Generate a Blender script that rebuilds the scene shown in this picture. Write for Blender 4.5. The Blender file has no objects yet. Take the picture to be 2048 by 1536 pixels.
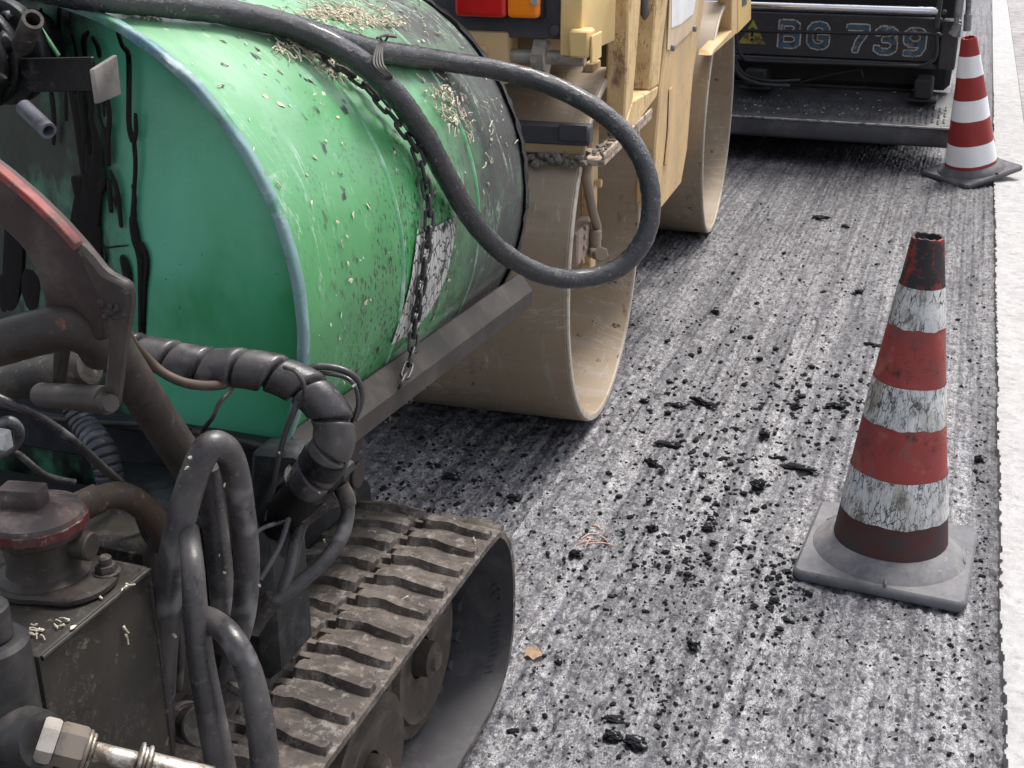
import bpy, bmesh, math, random
import numpy as np
from mathutils import Vector, Matrix
random.seed(7); rng = np.random.default_rng(7)
S = bpy.context.scene
COL = S.collection
PI = math.pi
V = Vector

# ------------------------------------------------------------------ camera
FPX, TH, AL, CH = 2490.0, math.radians(22.28), math.radians(19.55), 1.46
cam = bpy.data.cameras.new('camera'); camo = bpy.data.objects.new('camera', cam); COL.objects.link(camo)
cam.sensor_width = 36; cam.lens = 36 * FPX / 2048; cam.clip_start = 0.05; cam.clip_end = 500
camo.location = (0, 0, CH); camo.rotation_euler = (PI / 2 - TH, 0, AL)
S.camera = camo
CO = V((0, 0, CH))
def ray(u, v):
    r = u - 1024.; up = 768. - v
    fw = up * math.sin(TH) + FPX * math.cos(TH); dz = up * math.cos(TH) - FPX * math.sin(TH)
    return V((r * math.cos(AL) - fw * math.sin(AL), r * math.sin(AL) + fw * math.cos(AL), dz))
def pl(u, v, p, n):
    d = ray(u, v); n = V(n)
    return CO + d * ((V(p) - CO).dot(n) / d.dot(n))
def oX(u, v, x): return pl(u, v, (x, 0, 0), (1, 0, 0))
def oY(u, v, y): return pl(u, v, (0, y, 0), (0, 1, 0))
def oZ(u, v, z): return pl(u, v, (0, 0, z), (0, 0, 1))
def mpp(p):                                   # metres per photo pixel at a point
    q = V(p) - CO
    f = V((-math.sin(AL) * math.cos(TH), math.cos(AL) * math.cos(TH), -math.sin(TH)))
    return q.dot(f) / FPX

# ------------------------------------------------------------------ materials
MATS = {}
def mat(name, col, rough=.6, metal=0., layers=(), bump=(), spec=.3, vary=.12, vscale=6, coat=0, streaks=None):
    """base colour with slow variation + list of worn/dirty layers: (kind, scale, lo, hi, colour, rough|None, mask(axis,a,b)|None)"""
    if name in MATS: return MATS[name]
    m = bpy.data.materials.new(name); m.use_nodes = True; MATS[name] = m
    nt = m.node_tree; N = nt.nodes; L = nt.links
    b = N['Principled BSDF']; b.inputs['Specular IOR Level'].default_value = spec
    b.inputs['Coat Weight'].default_value = coat
    tc = N.new('ShaderNodeTexCoord'); oc = tc.outputs['Object']
    sep = N.new('ShaderNodeSeparateXYZ'); L.new(oc, sep.inputs[0])
    def mapping(sc):
        mp = N.new('ShaderNodeMapping'); mp.inputs['Scale'].default_value = sc if isinstance(sc, (tuple, list)) else (sc,) * 3
        L.new(oc, mp.inputs[0]); return mp.outputs[0]
    def tex(kind, sc):
        v = mapping(sc)
        if kind == 'noise':
            t = N.new('ShaderNodeTexNoise'); t.inputs['Scale'].default_value = 1; t.inputs['Detail'].default_value = 5; t.inputs['Roughness'].default_value = .6
            L.new(v, t.inputs[0]); return t.outputs[0]
        if kind == 'fine':
            t = N.new('ShaderNodeTexNoise'); t.inputs['Scale'].default_value = 1; t.inputs['Detail'].default_value = 2
            L.new(v, t.inputs[0]); return t.outputs[0]
        if kind == 'rough':
            t = N.new('ShaderNodeTexNoise'); t.inputs['Scale'].default_value = 1; t.inputs['Detail'].default_value = 10; t.inputs['Roughness'].default_value = .72
            L.new(v, t.inputs[0]); return t.outputs[0]
        if kind == 'ridge':                                   # thin wandering lines
            t = N.new('ShaderNodeTexNoise'); t.inputs['Scale'].default_value = 1; t.inputs['Detail'].default_value = 6; t.inputs['Roughness'].default_value = .65; t.inputs['Distortion'].default_value = .6
            L.new(v, t.inputs[0]); a1 = N.new('ShaderNodeMath'); a1.operation = 'SUBTRACT'; a1.inputs[1].default_value = .5; L.new(t.outputs[0], a1.inputs[0])
            a2 = N.new('ShaderNodeMath'); a2.operation = 'ABSOLUTE'; L.new(a1.outputs[0], a2.inputs[0]); a3 = N.new('ShaderNodeMath'); a3.operation = 'MULTIPLY_ADD'; a3.inputs[1].default_value = -4; a3.inputs[2].default_value = 1; L.new(a2.outputs[0], a3.inputs[0]); return a3.outputs[0]
        if kind in ('spots', 'crack', 'cell'):
            n = N.new('ShaderNodeTexNoise'); n.inputs['Scale'].default_value = 2.1; n.inputs['Detail'].default_value = 3; L.new(v, n.inputs[0])
            mx = N.new('ShaderNodeMixRGB'); mx.inputs[0].default_value = {'spots': 1.1, 'crack': .35, 'cell': .12}[kind]; L.new(v, mx.inputs[1]); L.new(n.outputs['Color'], mx.inputs[2])
            mx.blend_type = 'ADD'
            t = N.new('ShaderNodeTexVoronoi'); t.inputs['Scale'].default_value = 1
            t.feature = {'spots': 'F1', 'crack': 'DISTANCE_TO_EDGE', 'cell': 'F1'}[kind]
            L.new(mx.outputs[0], t.inputs[0])
            if kind == 'cell':
                s = N.new('ShaderNodeSeparateColor'); L.new(t.outputs['Color'], s.inputs[0]); return s.outputs[0]
            iv = N.new('ShaderNodeMath'); iv.operation = 'SUBTRACT'; iv.inputs[0].default_value = 1; L.new(t.outputs['Distance'], iv.inputs[1])
            return iv.outputs[0]
    def ramp(x, lo, hi):
        mr = N.new('ShaderNodeMapRange'); mr.inputs[1].default_value = lo; mr.inputs[2].default_value = hi; L.new(x, mr.inputs[0]); return mr.outputs[0]
    def mul(a, c):
        q = N.new('ShaderNodeMath'); q.operation = 'MULTIPLY'; L.new(a, q.inputs[0]); L.new(c, q.inputs[1]); return q.outputs[0]
    c4 = lambda c: (c[0], c[1], c[2], 1)
    mx = N.new('ShaderNodeMixRGB'); t = tex('noise', vscale)
    L.new(ramp(t, .3, .7), mx.inputs[0])
    mx.inputs[1].default_value = c4([x * (1 - vary) for x in col]); mx.inputs[2].default_value = c4([min(1, x * (1 + vary)) for x in col])
    out = mx.outputs[0]
    rg = N.new('ShaderNodeMapRange'); rg.inputs[1].default_value = .3; rg.inputs[2].default_value = .7
    rg.inputs[3].default_value = max(.03, rough - .1); rg.inputs[4].default_value = min(1, rough + .1)
    L.new(tex('noise', vscale * 3.1), rg.inputs[0]); rout = rg.outputs[0]
    mout = None
    for ly in layers:
        kind, sc, lo, hi, cc, rr = ly[:6]
        f = ramp(tex(kind, sc), lo, hi)
        for mk in ly[6:]:
            if mk[0] == 'n': f = mul(f, ramp(tex('noise', mk[1]), mk[2], mk[3]))
            else: f = mul(f, ramp(sep.outputs['XYZ'.index(mk[0])], mk[1], mk[2]))
        q = N.new('ShaderNodeMixRGB'); L.new(f, q.inputs[0]); L.new(out, q.inputs[1]); q.inputs[2].default_value = c4(cc); out = q.outputs[0]
        if rr is not None:
            q = N.new('ShaderNodeMixRGB'); L.new(f, q.inputs[0]); L.new(rout, q.inputs[1]); q.inputs[2].default_value = (rr, rr, rr, 1); rout = q.outputs[0]
    L.new(out, b.inputs['Base Color']); L.new(rout, b.inputs['Roughness']); b.inputs['Metallic'].default_value = metal
    nrm = None
    for kind, sc, st, ds in bump:
        bp = N.new('ShaderNodeBump'); bp.inputs['Strength'].default_value = st; bp.inputs['Distance'].default_value = ds
        L.new(tex(kind, sc), bp.inputs['Height'])
        if nrm: L.new(nrm, bp.inputs['Normal'])
        nrm = bp.outputs[0]
    if nrm: L.new(nrm, b.inputs['Normal'])
    return m

DUST = (.17, .15, .13)
TAR = (.006, .006, .007)
# ------------------------------------------------------------------ object helpers
ROOTS = {}
def root(name, label, cat, loc, group=None):
    o = bpy.data.objects.new(name, None); COL.objects.link(o); o.location = loc; o.empty_display_size = .1
    o['label'] = label; o['category'] = cat
    if group: o['group'] = group
    return o
def rloc(p):
    while p.parent: p = p.parent
    return V(p.location)
def obj(name, bm, m, parent=None, smooth=40, origin=None, kind=None):
    off = rloc(parent) if parent else V(origin or (0, 0, 0))
    if isinstance(bm, bmesh.types.BMesh):
        bmesh.ops.translate(bm, verts=bm.verts, vec=-off)
        bmesh.ops.recalc_face_normals(bm, faces=bm.faces)
        me = bpy.data.meshes.new(name); bm.to_mesh(me); bm.free()
    else: me = bm
    o = bpy.data.objects.new(name, me); COL.objects.link(o)
    if m: me.materials.append(m)
    if smooth:
        me.shade_smooth(); me.set_sharp_from_angle(angle=math.radians(smooth))
    if parent: o.parent = parent
    else: o.location = off
    if kind: o['kind'] = kind
    return o
def tag(o, label, cat, group=None):
    o['label'] = label; o['category'] = cat
    if group: o['group'] = group
    return o
def B(): return bmesh.new()
def merge(bm, other):
    me = bpy.data.meshes.new('tmp'); other.to_mesh(me); other.free(); bm.from_mesh(me); bpy.data.meshes.remove(me); return bm
def box(bm, lo, hi, bev=.003, M=None, seg=1):
    t = B(); bmesh.ops.create_cube(t, size=1)
    lo, hi = V(lo), V(hi); c = (lo + hi) / 2; d = hi - lo
    for v in t.verts: v.co = V((v.co.x * d.x, v.co.y * d.y, v.co.z * d.z)) + c
    if bev: bmesh.ops.bevel(t, geom=list(t.edges), offset=min(bev, min(abs(d.x), abs(d.y), abs(d.z)) * .45), segments=seg, affect='EDGES', profile=.5)
    if M is not None: bmesh.ops.transform(t, matrix=M, verts=t.verts)
    return merge(bm, t)
def spline(pts, n=8, closed=False):
    pts = [V(p) for p in pts]; out = []; m = len(pts)
    if m < 3 or n == 1: return pts
    for i in range(m if closed else m - 1):
        if closed: a, b, c, d = pts[i - 1], pts[i], pts[(i + 1) % m], pts[(i + 2) % m]
        else: a, b, c, d = pts[max(i - 1, 0)], pts[i], pts[i + 1], pts[min(i + 2, m - 1)]
        for k in range(n):
            t = k / n
            out.append(.5 * ((2 * b) + (c - a) * t + (2 * a - 5 * b + 4 * c - d) * t * t + (3 * b - a - 3 * c + d) * t ** 3))
    if not closed: out.append(pts[-1])
    return out
def tube(bm, pts, r, seg=14, n=8, closed=False, cap=True, rf=None, jitter=0):
    """swept tube; r number or list per control point; rf(k, angle, s) extra radius"""
    P = spline(pts, n, closed); m = len(P)
    if isinstance(r, (list, tuple)):
        rs = [x.x for x in spline([V((q, 0, 0)) for q in r], n, closed)]
    else: rs = [r] * m
    up = None; rings = []; s = 0
    for i, p in enumerate(P):
        if closed: t = P[(i + 1) % m] - P[i - 1]
        else: t = P[min(i + 1, m - 1)] - P[max(i - 1, 0)]
        t.normalize()
        if up is None:
            up = t.orthogonal().normalized()
        up = (up - t * up.dot(t)); up.normalize(); sd = t.cross(up)
        if i: s += (P[i] - P[i - 1]).length
        ring = []
        for k in range(seg):
            a = 2 * PI * k / seg
            rr = rs[i] + (rf(i, a, s) if rf else 0) + (random.uniform(-jitter, jitter) if jitter else 0)
            ring.append(bm.verts.new(p + (up * math.cos(a) + sd * math.sin(a)) * rr))
        rings.append(ring)
    for i in range(m if closed else m - 1):
        a, b = rings[i], rings[(i + 1) % m]
        for k in range(seg):
            bm.faces.new((a[k], a[(k + 1) % seg], b[(k + 1) % seg], b[k]))
    if cap and not closed:
        bm.faces.new(rings[0][::-1]); bm.faces.new(rings[-1])
    return bm
def lathe(bm, prof, o, axis, seg=64, closed=False):
    """prof [(r, h)]; revolve round axis through o"""
    o = V(o); ax = V(axis).normalized(); u = ax.orthogonal().normalized(); w = ax.cross(u); rings = []
    for r, h in prof:
        if r < 1e-6: rings.append([bm.verts.new(o + ax * h)])
        else: rings.append([bm.verts.new(o + ax * h + (u * math.cos(2 * PI * k / seg) + w * math.sin(2 * PI * k / seg)) * r) for k in range(seg)])
    m = len(rings)
    for i in range(m if closed else m - 1):
        a, b = rings[i], rings[(i + 1) % m]
        for k in range(seg):
            k2 = (k + 1) % seg
            if len(a) == 1 and len(b) == 1: continue
            if len(a) == 1: bm.faces.new((a[0], b[k], b[k2]))
            elif len(b) == 1: bm.faces.new((a[k], a[k2], b[0]))
            else: bm.faces.new((a[k], a[k2], b[k2], b[k]))
    return bm
def cyl(bm, a, b, r, seg=24, bev=.002, r2=None):
    a, b = V(a), V(b); L = (b - a).length; r2 = r if r2 is None else r2
    bev = min(bev, L * .3, r * .3)
    return lathe(bm, [(0, 0), (r - bev, 0), (r, bev), (r2, L - bev), (r2 - bev, L), (0, L)], a, b - a, seg)
def hexnut(bm, a, b, r): return lathe(bm, [(0, 0), (r * .93, 0), (r, .003), (r, (V(b) - V(a)).length - .003), (r * .93, (V(b) - V(a)).length), (0, (V(b) - V(a)).length)], a, V(b) - V(a), 6)
def prism(bm, pts, vec, bev=.002):
    """closed outline of 3D points (coplanar) pushed along vec"""
    t = B(); pts = [V(p) for p in pts]; vec = V(vec)
    a = [t.verts.new(p) for p in pts]; b = [t.verts.new(p + vec) for p in pts]; n = len(a)
    t.faces.new(a); t.faces.new(b[::-1])
    for i in range(n): t.faces.new((a[i], b[i], b[(i + 1) % n], a[(i + 1) % n]))
    bmesh.ops.recalc_face_normals(t, faces=t.faces)
    if bev: bmesh.ops.bevel(t, geom=list(t.edges), offset=bev, segments=1, affect='EDGES', profile=.5, clamp_overlap=True)
    return merge(bm, t)
def ico(bm, c, r, sub=1, jit=.25, sq=(1, 1, 1), rot=None):
    t = B(); bmesh.ops.create_icosphere(t, subdivisions=sub, radius=1)
    R = (rot or Matrix.Rotation(random.uniform(0, 6.3), 3, 'Z'))
    for v in t.verts:
        q = v.co * (1 + random.uniform(-jit, jit)); v.co = R @ V((q.x * sq[0], q.y * sq[1], q.z * sq[2])) * r + V(c)
    return merge(bm, t)
def text_mesh(s, size, offset=0, depth=.001):
    cu = bpy.data.curves.new('t', 'FONT'); cu.body = s; cu.size = size; cu.offset = offset; cu.extrude = depth; cu.align_x = 'CENTER'
    o = bpy.data.objects.new('t', cu); COL.objects.link(o)
    dg = bpy.context.evaluated_depsgraph_get(); me = bpy.data.meshes.new_from_object(o.evaluated_get(dg))
    bpy.data.objects.remove(o); bpy.data.curves.remove(cu)
    bm = B(); bm.from_mesh(me); bpy.data.meshes.remove(me); return bm
# ---- value noise for ground heights
def _h(ix, iy, s):
    n = (ix.astype(np.int64) * 374761393 + iy.astype(np.int64) * 668265263 + s * 1442695041) & 0x7fffffff
    n = ((n ^ (n >> 13)) * 1274126177) & 0x7fffffff
    return ((n ^ (n >> 16)) & 0xffff) / 65535.
def vn(x, y, s):
    ix = np.floor(x); iy = np.floor(y); fx = x - ix; fy = y - iy
    fx = fx * fx * (3 - 2 * fx); fy = fy * fy * (3 - 2 * fy)
    a = _h(ix, iy, s); b = _h(ix + 1, iy, s); c = _h(ix, iy + 1, s); d = _h(ix + 1, iy + 1, s)
    return (a * (1 - fx) + b * fx) * (1 - fy) + (c * (1 - fx) + d * fx) * fy
def road_h(x, y):
    x = np.asarray(x, float); y = np.asarray(y, float)
    wob = .012 * (vn(x * 3, y * 1.2, 3) - .5)
    g = np.abs(((x + wob) / .021) % 1.0 - .5) * 2                    # milling tooth grooves along the road
    amp = .3 + 1.0 * vn(x * 9, y * 2.2, 4)
    h = -.0045 * np.clip(g - .25, 0, 1) ** 1.5 * amp
    h += .006 * (vn(x * 85, y * 60, 5) - .5) + .005 * (vn(x * 38, y * 26, 6) - .5) + .006 * (vn(x * 11, y * 6, 7) - .5) + .006 * (vn(x * 3, y * 1.3, 8) - .5)
    pit = np.clip(vn(x * 55, y * 30, 9) - .62, 0, 1); h -= .022 * pit
    lump = np.clip(vn(x * 45, y * 45, 10) - .72, 0, 1); h += .03 * lump
    return h
def grid(xs, ys, hf):
    X, Y = np.meshgrid(xs, ys); Z = hf(X, Y); nx, ny = len(xs), len(ys)
    co = np.stack([X, Y, Z], -1).reshape(-1, 3).astype(np.float32)
    i = np.arange(ny - 1)[:, None] * nx + np.arange(nx - 1)[None, :]; f = np.stack([i, i + 1, i + nx + 1, i + nx], -1).reshape(-1, 4)
    me = bpy.data.meshes.new('grid'); me.vertices.add(len(co)); me.vertices.foreach_set('co', co.ravel())
    me.loops.add(f.size); me.loops.foreach_set('vertex_index', f.ravel().astype(np.int32))
    me.polygons.add(len(f)); me.polygons.foreach_set('loop_start', np.arange(0, f.size, 4, dtype=np.int32)); me.polygons.foreach_set('loop_total', np.full(len(f), 4, dtype=np.int32))
    me.update(); me.validate(); return me
# ------------------------------------------------------------------ setting
def ground_mat():
    m = bpy.data.materials.new('milled_asphalt'); m.use_nodes = True; nt = m.node_tree; N = nt.nodes; L = nt.links; b = N['Principled BSDF']
    tc = N.new('ShaderNodeTexCoord').outputs['Object']
    def mp(sc):
        q = N.new('ShaderNodeMapping'); q.inputs['Scale'].default_value = sc; L.new(tc, q.inputs[0]); return q.outputs[0]
    def noise(sc, det=4, ro=.6, dist=0):
        t = N.new('ShaderNodeTexNoise'); t.inputs['Scale'].default_value = 1; t.inputs['Detail'].default_value = det; t.inputs['Roughness'].default_value = ro; t.inputs['Distortion'].default_value = dist
        L.new(mp(sc), t.inputs[0]); return t.outputs[0]
    def ramp(x, pts):
        r = N.new('ShaderNodeValToRGB'); L.new(x, r.inputs[0]); e = r.color_ramp.elements
        for i, (p, c) in enumerate(pts):
            k = e[i] if i < 2 else e.new(p)
            k.position = p; k.color = (*c, 1)
        return r.outputs[0]
    def mix(f, a, c, mode='MIX'):
        q = N.new('ShaderNodeMixRGB'); q.blend_type = mode
        for i, x in enumerate((f, a, c)):
            if isinstance(x, (int, float)): q.inputs[i].default_value = x
            elif isinstance(x, tuple): q.inputs[i].default_value = (*x, 1)
            else: L.new(x, q.inputs[i])
        return q.outputs[0]
    def cells(sc, warp):
        n = N.new('ShaderNodeTexNoise'); n.inputs['Scale'].default_value = 1.3; L.new(mp(sc), n.inputs[0])
        w = mix(warp, mp(sc), n.outputs['Color'], 'ADD')
        t = N.new('ShaderNodeTexVoronoi'); t.inputs['Scale'].default_value = 1; L.new(w, t.inputs[0])
        s = N.new('ShaderNodeSeparateColor'); L.new(t.outputs['Color'], s.inputs[0])
        return s.outputs[0], t.outputs['Distance']
    # dusty mid-grey mastic, pale cut stone faces, black binder
    base = ramp(noise((60, 40, 60), 6, .7, .4), [(.28, (.045, .045, .054)), (.5, (.118, .116, .128)), (.72, (.25, .247, .26))])
    c1, d1 = cells((200, 120, 200), .8)
    pale = ramp(c1, [(.0, (.020, .020, .025)), (.3, (.085, .084, .094)), (.62, (.165, .163, .175)), (.92, (.45, .445, .45))])
    col = mix(.68, base, pale)
    c2, d2 = cells((74, 56, 74), .7)
    st = ramp(c2, [(.70, (0, 0, 0)), (.74, (1, 1, 1))])
    inner = ramp(d2, [(.30, (1, 1, 1)), (.42, (0, 0, 0))])
    col = mix(mix(.7, st, inner, 'MULTIPLY'), col, (.36, .355, .365))
    wn = noise((165, 120, 165), 3, .55, 1.2)
    lt = ramp(wn, [(.455, (0, 0, 0)), (.49, (1, 1, 1)), (.51, (1, 1, 1)), (.545, (0, 0, 0))])
    dn = noise((120, 88, 120), 3, .55, 1.0)
    dl = ramp(dn, [(.45, (0, 0, 0)), (.49, (1, 1, 1)), (.51, (1, 1, 1)), (.55, (0, 0, 0))])
    col = mix(mix(1, dl, (.9, .9, .9), 'MULTIPLY'), col, (.040, .040, .046))
    col = mix(mix(1, lt, ramp(noise((30, 22, 30), 3), [(.42, (0, 0, 0)), (.54, (.85, .85, .85))]), 'MULTIPLY'), col, (.52, .515, .52))
    dk = ramp(c2, [(.0, (1, 1, 1)), (.14, (1, 1, 1)), (.17, (0, 0, 0))])
    col = mix(mix(1, dk, inner, 'MULTIPLY'), col, (.03, .03, .034))
    # tooth lines: groove shade and tar residue painted as stripes, plus big tarry patches
    stripe = ramp(noise((50, .55, 1), 2, .6), [(.47, (0, 0, 0)), (.61, (.72, .72, .72))])
    col = mix(stripe, col, mix(1, col, (.36, .355, .40), 'MULTIPLY'))
    wide = ramp(noise((11, .45, 1), 3, .55), [(.42, (0, 0, 0)), (.60, (.7, .7, .7))])
    col = mix(wide, col, mix(1, col, (.5, .5, .53), 'MULTIPLY'))
    patch = ramp(noise((3.2, 1.6, 1), 5, .7), [(.52, (0, 0, 0)), (.68, (.85, .85, .85))])
    col = mix(patch, col, mix(1, col, (.45, .45, .49), 'MULTIPLY'))
    # surface colour darkens further up the lane
    sp = N.new('ShaderNodeSeparateXYZ'); L.new(tc, sp.inputs[0])
    far = N.new('ShaderNodeMapRange'); far.inputs[1].default_value = 3.2; far.inputs[2].default_value = 6.4; far.inputs[4].default_value = .8; L.new(sp.outputs[1], far.inputs[0])
    col = mix(far.outputs[0], col, mix(1, col, (.5, .49, .5), 'MULTIPLY'))
    L.new(col, b.inputs['Base Color'])
    r = N.new('ShaderNodeMapRange'); L.new(noise((30, 30, 30)), r.inputs[0]); r.inputs[1].default_value = .3; r.inputs[2].default_value = .7; r.inputs[3].default_value = .42; r.inputs[4].default_value = .75
    L.new(r.outputs[0], b.inputs['Roughness'])
    bp = N.new('ShaderNodeBump'); bp.inputs['Strength'].default_value = .9; bp.inputs['Distance'].default_value = .004; L.new(noise((170, 130, 170), 5, .65), bp.inputs['Height'])
    bp2 = N.new('ShaderNodeBump'); bp2.inputs['Strength'].default_value = .6; bp2.inputs['Distance'].default_value = .004; bp2.invert = True; L.new(d2, bp2.inputs['Height']); L.new(bp.outputs[0], bp2.inputs['Normal'])
    L.new(bp2.outputs[0], b.inputs['Normal'])
    return m
EDGE = .216
def seq(a, b, s0, s1):
    out = [a]; s = s0
    while out[-1] < b:
        out.append(out[-1] + s); s = s0 + (s1 - s0) * min(1, (out[-1] - a) / (b - a))
    return out[:-1] + [b]
xs = list(np.linspace(-14, -2.2, 24)) + list(np.arange(-2.15, -1.35, .05)) + list(np.arange(-1.33, EDGE - .004, .0048)) + [EDGE + .01]
ys = list(np.linspace(-6, .9, 30)) + seq(.95, 3.0, .0042, .006)[0:] + seq(3.006, 8.2, .006, .016) + seq(8.3, 60, .2, 4)
road = obj('road', grid(np.array(xs), np.array(ys), road_h), ground_mat(), smooth=180, kind='structure')
g = B(); box(g, (-150, -120, -.3), (150, 200, -.06), 0)
obj('ground', g, mat('far_ground', (.22, .21, .2), .9), smooth=0, kind='structure')
# pale pavement beside the milled lane: worn concrete strip with a ragged saw-cut edge, then stone slabs
PAVH = .022
pave = mat('pale_concrete', (.36, .355, .355), .85, vary=.14, vscale=14,
           layers=[('rough', 30, .50, .66, (.26, .255, .255), None), ('ridge', 60, .93, 1., (.20, .195, .19), None, ('n', 7, .46, .58)), ('rough', 140, .56, .66, (.5, .49, .48), None), ('spots', 46, .84, .97, (.27, .26, .26), None, ('n', 5, .45, .6)), ('rough', 150, .58, .7, (.44, .43, .42), None),
                   ('rough', (60, 24, 10), .46, .6, (.30, .29, .29), None, ('X', .252, .22))],
           bump=[('rough', 90, .6, .004), ('noise', 22, .4, .006)], spec=.3)
def strip_h(x, y):
    rag = EDGE + .0015 + .012 * np.clip(vn(y * 60 + 0 * x, y * 0 + 1, 21) - .45, 0, 1) + .006 * (vn(y * 5, y * 0, 22) - .5) + .004 * np.clip(vn(y * 27, y * 0, 25) - .6, 0, 1)
    h = np.where(x < rag, -.03, PAVH + .003 * (vn(x * 60, y * 60, 23) - .5) + .004 * (vn(x * 14, y * 11, 24) - .5))
    return h
xs2 = [EDGE - .001, EDGE + .001] + list(np.arange(EDGE + .003, .262, .003)) + list(np.arange(.266, .40, .012))
ys2 = list(np.linspace(-6, .9, 30)) + list(np.arange(.95, 9.5, .0065)) + list(np.linspace(9.6, 60, 60))
obj('pavement', grid(np.array(xs2), np.array(ys2), strip_h), pave, smooth=35, kind='structure')
slab = bpy.data.materials.new('stone_slabs'); slab.use_nodes = True
def slabs(m):
    nt = m.node_tree; N = nt.nodes; L = nt.links; b = N['Principled BSDF']; tc = N.new('ShaderNodeTexCoord').outputs['Object']
    n = N.new('ShaderNodeTexNoise'); n.inputs['Scale'].default_value = 9; n.inputs['Detail'].default_value = 9; n.inputs['Roughness'].default_value = .7; L.new(tc, n.inputs[0])
    r = N.new('ShaderNodeValToRGB'); L.new(n.outputs[0], r.inputs[0]); e = r.color_ramp.elements
    e[0].position = .36; e[0].color = (.17, .16, .158, 1); e[1].position = .6; e[1].color = (.32, .31, .305, 1)
    br = N.new('ShaderNodeTexBrick'); br.inputs['Scale'].default_value = 1; br.inputs['Brick Width'].default_value = .62; br.inputs['Row Height'].default_value = .9; br.inputs['Mortar Size'].default_value = .008
    br.inputs['Color1'].default_value = (1, 1, 1, 1); br.inputs['Color2'].default_value = (.8, .79, .78, 1); br.inputs['Mortar'].default_value = (.5, .48, .46, 1); L.new(tc, br.inputs[0])
    q = N.new('ShaderNodeMixRGB'); q.blend_type = 'MULTIPLY'; q.inputs[0].default_value = 1; L.new(r.outputs[0], q.inputs[1]); L.new(br.outputs[0], q.inputs[2]); L.new(q.outputs[0], b.inputs['Base Color'])
    b.inputs['Roughness'].default_value = .85
    bp = N.new('ShaderNodeBump'); bp.inputs['Strength'].default_value = .5; bp.inputs['Distance'].default_value = .01; L.new(n.outputs[0], bp.inputs['Height']); L.new(bp.outputs[0], b.inputs['Normal'])
slabs(slab)
g = B(); box(g, (.401, -6, -.05), (14, 60, PAVH - .002), 0)
obj('paving', g, slab, smooth=0, kind='structure')

# ------------------------------------------------------------------ traffic cones
RED = (.36, .035, .03)
cone_red_dirty = mat('cone_red_dirty', (.29, .050, .046), .6, layers=[('rough', (9, 9, 6), .50, .70, (.13, .06, .058), .7), ('rough', (26, 26, 20), .57, .70, (.03, .028, .03), .75), ('noise', 16, .55, .75, (.36, .14, .125), .8), ('rough', (22, 22, 5), .58, .68, (.14, .10, .10), .8), ('ridge', (14, 14, 30), .95, 1., (.05, .035, .035), .7, ('n', 7, .52, .6))], bump=[('noise', 60, .15, .002)], vscale=8)
cone_red_clean = mat('cone_red_clean', (.27, .028, .028), .42, layers=[('rough', 14, .56, .8, (.20, .03, .03), .6)], bump=[('noise', 40, .08, .002)])
cone_tip = mat('cone_tip_grimy', (.03, .027, .03), .7, layers=[('rough', (24, 24, 14), .50, .58, (.24, .03, .025), .6), ('rough', 60, .58, .66, (.10, .09, .09), .8)], bump=[('noise', 60, .3, .002)])
cone_skirt = mat('cone_skirt_brown', (.075, .028, .026), .7, layers=[('rough', 16, .45, .65, (.05, .045, .045), .8)], bump=[('noise', 60, .2, .002)])
cone_white_cracked = mat('cone_white_cracked', (.60, .60, .595), .5, vary=.2, vscale=14,
    layers=[('noise', (14, 14, 7), .50, .66, (.40, .365, .30), .7), ('noise', 9, .56, .68, (.46, .53, .60), .35), ('rough', (18, 18, 8), .56, .64, (.20, .185, .165), .8), ('ridge', (40, 40, 8), .91, .985, (.045, .042, .04), .8, ('n', 11, .40, .52)), ('ridge', (100, 100, 22), .91, .98, (.10, .095, .09), .8, ('n', 16, .44, .56)), ('crack', (60, 60, 17), .96, .985, (.05, .048, .045), .8, ('n', 13, .46, .56)), ('rough', (26, 26, 34), .60, .66, (.035, .035, .036), .8)],
    bump=[('ridge', (46, 46, 9), .5, -.0015), ('rough', 120, .4, .0015)])
cone_white_clean = mat('cone_white_clean', (.78, .78, .79), .4, vary=.03, layers=[('rough', 20, .66, .74, (.35, .33, .32), .7)])
cone_base_grey = mat('cone_base_grey', (.135, .135, .145), .8, vary=.25, vscale=12, layers=[('rough', 16, .46, .66, (.215, .205, .20), .9, ('Z', .015, .03)), ('rough', 60, .58, .68, (.30, .28, .26), .9, ('n', 10, .42, .6)), ('rough', 40, .60, .70, (.05, .05, .052), .9)], bump=[('noise', 50, .3, .003), ('rough', 120, .4, .002)])
cone_base_dark = mat('cone_base_dark', (.085, .085, .092), .7, vary=.2, layers=[('rough', 14, .5, .7, (.18, .175, .175), .9)], bump=[('noise', 50, .2, .003)])
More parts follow.
